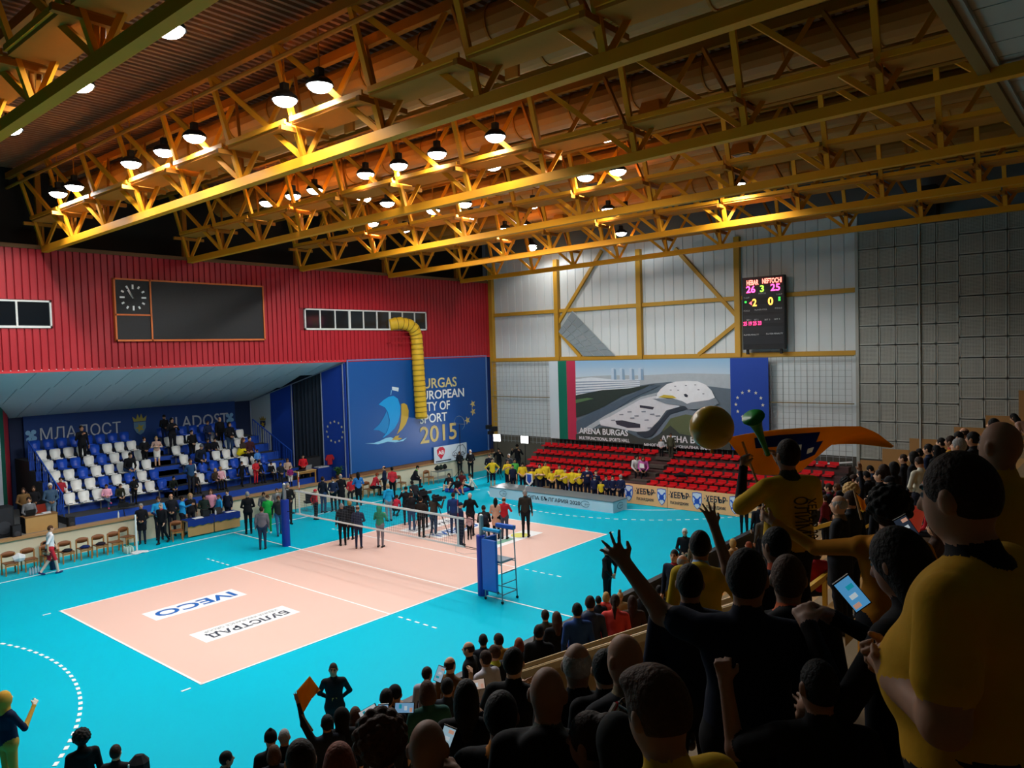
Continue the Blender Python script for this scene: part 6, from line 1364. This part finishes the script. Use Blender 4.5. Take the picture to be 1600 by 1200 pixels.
gl = thing('glasses', 'dark framed glasses worn by the man in yellow, bottom centre', 'glasses'); gl.matrix_world = o_.matrix_basis
P_, nb_, RH_, _ = body(hp=14); gh = lambda p: nb_+RH_@(np.array(p, float)+np.array((0, .015, .1)))
for s in (-1, 1):
    MB().path([gh((s*.032+.022*math.cos(a), .098, .012+.017*math.sin(a))) for a in np.linspace(0, 6.3, 13)], .0028, 6).build('rim', BLK, gl); MB().bar(gh((s*.055, .095, .016)), gh((s*.084, -.01, .012)), .004, .004).build('temple', BLK, gl)
MB().bar(gh((-.012, .1, .016)), gh((.012, .1, .016)), .004, .004).build('bridge', BLK, gl)
o_, wr_, s_ = near('black-haired man in navy t-shirt lettered ХЕБЪР, raising his open left hand', 1167, 903, 3.3, 0, 'short', 'k', top='#121a30', slv='skin', bot='#15161a', skin='#8a6248',
     body=dict(girth=1.12, hy=-12, sleeve=.5, arms=A(((-.18, .12, .02), (-.34, .2, .2)), ((.1, .05, -.26), (.05, .25, -.4))), curl=(.1, .4), palm=((.1, 1, 0), None), spread=.7))
text('ХЕБЪР', mat('#5a6078', .7), .1, o_.matrix_basis@Matrix.Translation((0, -.142, 1.37))@Matrix.Rotation(R(180), 4, 'Z')@Matrix.Rotation(R(-84), 4, 'X')@Matrix.Rotation(math.pi, 4, 'Y')@Matrix.Rotation(R(180), 4, 'Z') if False else o_.matrix_basis@frame((0, -.139, 1.36), (1, 0, 0), (0, .12, 1)), None, 'shirt_lettering', width=.3, height=.06)
sl = bpy.data.objects['shirt_lettering']; mw = sl.matrix_local.copy(); sl.parent = o_; sl.matrix_parent_inverse = Matrix.Identity(4); sl.matrix_local = o_.matrix_basis.inverted()@mw
near('fan with short dark hair raising a clenched fist, lower right', 1281, 1073, 3.0, 12, 'crop', 'k', top='#131418', slv='skin', bot='#15161a', skin='#8a6450',
     body=dict(hy=15, sleeve=.7, girth=1.05, arms=A(((-.17, .1, -.12), (-.2, .2, .14)), ((.08, .02, -.27), (.05, .2, -.4))), curl=(1.5, .5), palm=((.2, 1, 0), None)))
o_, wr_, s_ = near('woman with long dark hair looking at a phone, in front of the big man', 1425, 878, 3.1, 62, 'long', 'k', top='#17171b', bot='#15161a', skin='#9a7460', body=POSES['phone']|dict(hp=22, bust=1))
q = wpt(o_, wr_[1][0]); ph('phone with lit blue screen held by the long dark-haired woman', 1331, 927, float(np.linalg.norm(np.array(q)-CAM)), 40+180-80, '#5aa8e0')
near('woman in mustard coat with black hair stretching her left arm out', 1390, 797, 5.6, 0, 'curly', 'k', top='#c07c1a', slv='#c58420', bot='#1b1c24', skin='#b08468', trm='#6a4a2a',
     body=dict(coat=.3, arms=A(((-.25, .12, -.06), (-.5, .2, .06)), ((.1, .05, -.26), (-.02, .25, -.2))), curl=(.9, .8), hoodie=1))
o_, wr_, s_ = near('man in yellow jersey with dark side stripe blowing a green horn', 1231, 711, 6.2, 32, 'short', 'b', lift=.8, top='#c9a01e', slv='#16181f', bot='#15161a', skin='#a87a5c', trm='#3a3a22',
     body=dict(girth=1.16, sleeve=.9, hp=-4, arms=A(((-.12, .18, -.18), (-.02, .3, .1)), ((.12, .16, -.18), (-.08, .3, .14))), curl=(1.0, 1.0)))
bx_ = thing('wooden_platform', 'plain wooden box the horn blower stands on among the fans', 'box', (o_.location[0], o_.location[1], o_.location[2]-.8), o_.rotation_euler[2])
MB().box(-.3, .3, -.22, .3, .06, .76).build('box_side', TAN2, bx_); MB().box(-.32, .32, -.24, .32, .76, .8).build('box_top', WOOD, bx_); MB().box(-.28, .28, -.2, .28, 0, .06).build('box_base', TAN2, bx_)
jl = text('ОЛИМП', mat('#3a3016', .7), .1, Matrix.Identity(4), o_, 'shirt_lettering', width=.34, height=.12); jl.matrix_local = frame((.0, -.152, 1.12), (0, .0, 1), (-1, 0, 0)) if False else frame((0.02, -.150, 1.18), (0, -.1, -1), (1, 0, 0))
jl2 = text('ХЕБЪР 20', mat('#3a3016', .7), .1, Matrix.Identity(4), o_, 'shirt_lettering', width=.3, height=.07); jl2.matrix_local = frame((.12, -.135, 1.18), (0, -.1, -1), (1, 0, 0))
vz = thing('vuvuzela', 'long green plastic horn blown by the man in the yellow jersey', 'horn')
a = CAM+ray(1199, 708)/np.linalg.norm(ray(1199, 708))*6.02; b = CAM+ray(1177, 652)/np.linalg.norm(ray(1177, 652))*5.75
dv = b-a; rr = [.018, .02, .025, .033, .044, .064, .084]; MB().path([a+dv*t for t in (0, .2, .45, .65, .82, .94, 1)], rr, 14).build('horn_tube', mat('#1f8a34', .35), vz, smooth=True); MB().path([a-dv*.04, a+dv*.02], [.02, .016], 12).build('mouthpiece', mat('#176a28', .35), vz)
near('bald man in black hooded jacket, lower middle of the crowd', 855, 1086, 3.75, -8, None, 'b', top='#141519', bot='#15161a', skin='#8e6650', trm='#3c443e', body=dict(girth=1.15, hoodie=1))
near('balding grey-haired man in black, left of the bald glasses wearer', 902, 1040, 4.9, 15, 'bald_fringe', 'g', top='#15171c', bot='#15161a', skin='#94705a', body=dict(girth=1.12, hy=-15))
near('bald man with glasses in navy jacket with red and white stripes', 978, 1030, 4.1, 38, None, 'b', top='#12161f', bot='#15161a', skin='#a07458', trm='#7a7058', body=dict(girth=1.15))
st = thing('shoulder_stripe', 'red and white stripe on the navy jacket of the bald glasses wearer', 'stripe') if False else None
for k, (dx, cc) in enumerate(((-.0, '#b02a34'), (-.022, '#c9c5c0'), (.022, '#c9c5c0'))):
    o2 = PEOPLE[-1]; MB().path([(-.1+dx*.6, -.06, 1.485), (-.165+dx*.8, -.082, 1.44), (-.225+dx*.8, -.088, 1.33), (-.25+dx*.6, -.088, 1.2)], .013, 6).build('jacket_stripe', cloth(cc), o2)
near('bald man in dark top filming with his phone, bottom', 668, 1172, 3.5, -8, None, top='#17191f', bot='#15161a', skin='#8a6550', body=POSES['phone']|dict(hoodie=1, girth=1.08))
near('dark-haired fan with orange collar, bottom middle', 783, 1120, 4.4, -12, 'short', 'k', top='#121317', bot='#15161a', skin='#86604a', trm='#b8742a', body=dict(girth=1.1))
near('woman with tied dark hair looking left, bottom middle', 928, 1158, 3.6, 62, 'bun', 'b', top='#15161a', bot='#15161a', skin='#8c6452', body=dict(bust=1, hp=5))
near('person in dark grey hood between the striped jacket and glasses man', 966, 1160, 3.4, 0, 'hood', '#1a1e20', top='#1a1e20', bot='#15161a', body=dict(hoodie=1, hp=15))
near('black-haired fan glimpsed between two bald heads', 946, 1046, 4.6, 10, 'short', 'k', top='#15161a', bot='#15161a', body=dict(girth=.95))
near('person with wavy hair at the very bottom left of the bald phone man', 530, 1195, 4.6, 0, 'bob', 'r', top='#1a1318', bot='#15161a', body=dict())
near('dark-haired fan at the bottom edge under the grey-haired man', 470, 1190, 5.2, 10, 'short', 'b', top='#15161a', bot='#15161a', body=dict())
near('woman with big curly brown hair, lower middle', 595, 1160, 3.9, -5, 'curly', 'br', top='#141519', bot='#15161a', body=dict(bust=1))
near('bald man with yellow collar behind the big man', 1566, 697, 4.2, 50, None, 'b', top='#b8921c', bot='#15161a', skin='#9a6e54', body=dict(girth=1.1))
near('fan in dark jacket with raised open hand beside the yellow shirt', 1214, 852, 5.4, 45, 'short', 'k', top='#151b2e', slv='skin', bot='#15161a', skin='#8e664c', trm='#b84a2a', body=dict(sleeve=.5, arms=A(((-.16, .1, .1), (-.17, .22, .36)), ((.1, .05, -.26), (0, .22, -.36))), curl=(.15, .5), palm=((.2, 1, 0), None), spread=.5))
near('brown-haired fan with orange-lined hood below the yellow shirt', 1232, 906, 4.2, 5, 'short', 'br', top='#17181a', bot='#15161a', skin='#8e664c', trm='#c0582a', body=dict(hoodie=1))
near('man in yellow shirt with blue scarf, hand raised to his face', 1094, 853, 6.6, -8, 'short', 'k', top='#c9a81e', slv='#1b1d24', bot='#15161a', skin='#8e664c', trm='#7aa6d8', body=dict(arms=A(DN, ((.12, .12, -.22), (.1, .34, -.02))), curl=(.4, .6), hoodie=1))
near('fan in navy jacket half hidden under the raised arm', 1078, 912, 5.3, 0, 'short', 'k', top='#141b30', bot='#15161a', skin='#8e664c', body=dict(girth=1.2))
# phones in the crowd
ph('phone with bright blue screen held high, lower middle', 632, 1106, 6.2, 90); ph('phone standing upright beside the bright blue one', 599, 1116, 6.0, 0); ph('phone with pale screen behind the black-haired woman', 766, 1087, 6.8, 10, '#cfe0e6')
ph('small silver phone held above the black-haired woman', 743, 1070, 6.2, 80, '#d0b8a8'); ph('phone filming, held by the bald man at the bottom', 697, 1155, 4.6, 20, '#a8c8d8'); ph('phone held low near the grey jacket man', 576, 1113, 6.4, 60, '#d0d4d8')
ph('dark phone held by the fan right of the mustard coat', 1417, 826, 4.6, -35, '#2a3444'); ph('phone held at the barrier by the brown fur jacket', 687, 1053, 7.4, 20, '#9fc0d4')
# ---- balloon, flags, bucket
bl = thing('balloon', 'big mustard yellow balloon floating in front of the arena banner', 'balloon')
d = ray(1112, 668); d /= np.linalg.norm(d); p = CAM+d*6.6; r = 34/FPX*6.6*.97
prof = [(.004, -r*1.0)]+[(r*math.sin(t), -r*math.cos(t)) for t in np.linspace(.15, 3.05, 22)]+[(.004, r)]
BALM = mat('#b08c18', .28, 0, spec=.35); MB().lathe(prof, 32, p).build('balloon_skin', BALM, bl, smooth=True); MB().lathe([(.008, 0), (.02, -.03), (.004, -.035)], 10, p+np.array((0, 0, -r))).build('balloon_knot', BALM, bl)
def flag(label, top, bot, d0, d1, wave, cfun, name='flag', mats=None, nu=24, nv=8):
    o = thing(name, label, 'flag'); T_, B_ = np.array(top, float), np.array(bot, float)
    def samp(L, s): q = s*(len(L)-1); i = min(int(q), len(L)-2); return L[i]+(L[i+1]-L[i])*(q-i)
    V = []; Fc = []; Mi = []
    for side in (0, .006):
        for i in range(nu+1):
            for j in range(nv+1):
                s, t = i/nu, j/nv; q = samp(T_, s)*(1-t)+samp(B_, s)*t; rr = ray(*q); rr /= np.linalg.norm(rr); V.append(CAM+rr*(d0+(d1-d0)*s+wave*math.sin(s*9+t*2)+side))
    n1 = (nu+1)*(nv+1)
    for sd in (0, 1):
        for i in range(nu):
            for j in range(nv): a_ = sd*n1+i*(nv+1)+j; Fc.append((a_, a_+1, a_+nv+2, a_+nv+1)); Mi.append(cfun((i+.5)/nu, (j+.5)/nv))
    m = MB(); m.v = [tuple(v) for v in V]; m.f = Fc; m.m = Mi; m.build('flag_cloth', mats, o, smooth=True); return o
OFM = [flagcloth('#d8962c'), flagcloth('#2a3a6a'), flagcloth('#c9c4b4')]
def bf(s, t):
    if .18 < s < .52 and .08 < t < .34: return 1
    if .36 < s < .56 and .42 < t < .8: return 1 if (int(s*40)+int(t*9)) % 3 else 2
    return 0
fg = flag('huge mustard flag with navy emblem waved behind the horn blower', [(1134, 684), (1170, 677), (1215, 671), (1260, 668), (1310, 666), (1345, 666), (1370, 676), (1397, 697)], [(1150, 705), (1180, 742), (1215, 742), (1250, 738), (1268, 722), (1300, 694), (1345, 694), (1393, 700)], 7.2, 8.2, .08, bf, mats=OFM)
MB().tube(CAM+ray(1160, 690)/np.linalg.norm(ray(1160, 690))*7.3, CAM+ray(1196, 790)/np.linalg.norm(ray(1196, 790))*7.3, .012, n=8).build('flag_pole', WOOD, fg)
f2 = flag('orange flag on a stick beside the mustard coat', [(1338, 772), (1350, 782), (1367, 778)], [(1346, 797), (1356, 800), (1366, 806)], 8.6, 8.8, .03, lambda s, t: 0, mats=OFM); MB().tube(CAM+ray(1334, 764)/np.linalg.norm(ray(1334, 764))*8.6, CAM+ray(1346, 812)/np.linalg.norm(ray(1346, 812))*8.6, .01, n=6).build('flag_stick', WOOD, f2)
f3 = flag('small orange hand flag waved at the lower left', [(463, 1080), (484, 1056), (502, 1080)], [(474, 1114), (487, 1092), (500, 1078)], 7.6, 7.7, .03, lambda s, t: 0, mats=OFM, nu=10, nv=6); MB().tube(CAM+ray(472, 1116)/np.linalg.norm(ray(472, 1116))*7.6, CAM+ray(489, 1142)/np.linalg.norm(ray(489, 1142))*7.6, .008, n=6).build('flag_stick', WOOD, f3)
f4 = flag('small blue and yellow scarf flag held at the barrier', [(1040, 925), (1052, 912), (1062, 930)], [(1040, 962), (1054, 968), (1064, 960)], 8.2, 8.2, .02, lambda s, t: 1 if .3 < s < .5 else 0, mats=[cloth('#d0b030'), cloth('#7aa6d8')], nu=12, nv=6)
bk_ = thing('bucket', 'coral red plastic bucket held up among the fans on the right', 'bucket'); p = CAM+ray(1420, 812)/np.linalg.norm(ray(1420, 812))*7.4; MB().lathe([(.02, -.1), (.08, -.1), (.13, .09), (.14, .1), (.12, .1), (.07, -.08)], 14, p).build('bucket_body', mat('#e8503a', .4, emis=.12), bk_, smooth=True); MB().path([p+np.array((.13*math.cos(a), 0, .1+.1*math.sin(a))) for a in np.linspace(0, 3.14, 9)], .005, 5).build('bucket_handle', WHT, bk_)  # bucket body is no lamp; a faint glow is added to its colour
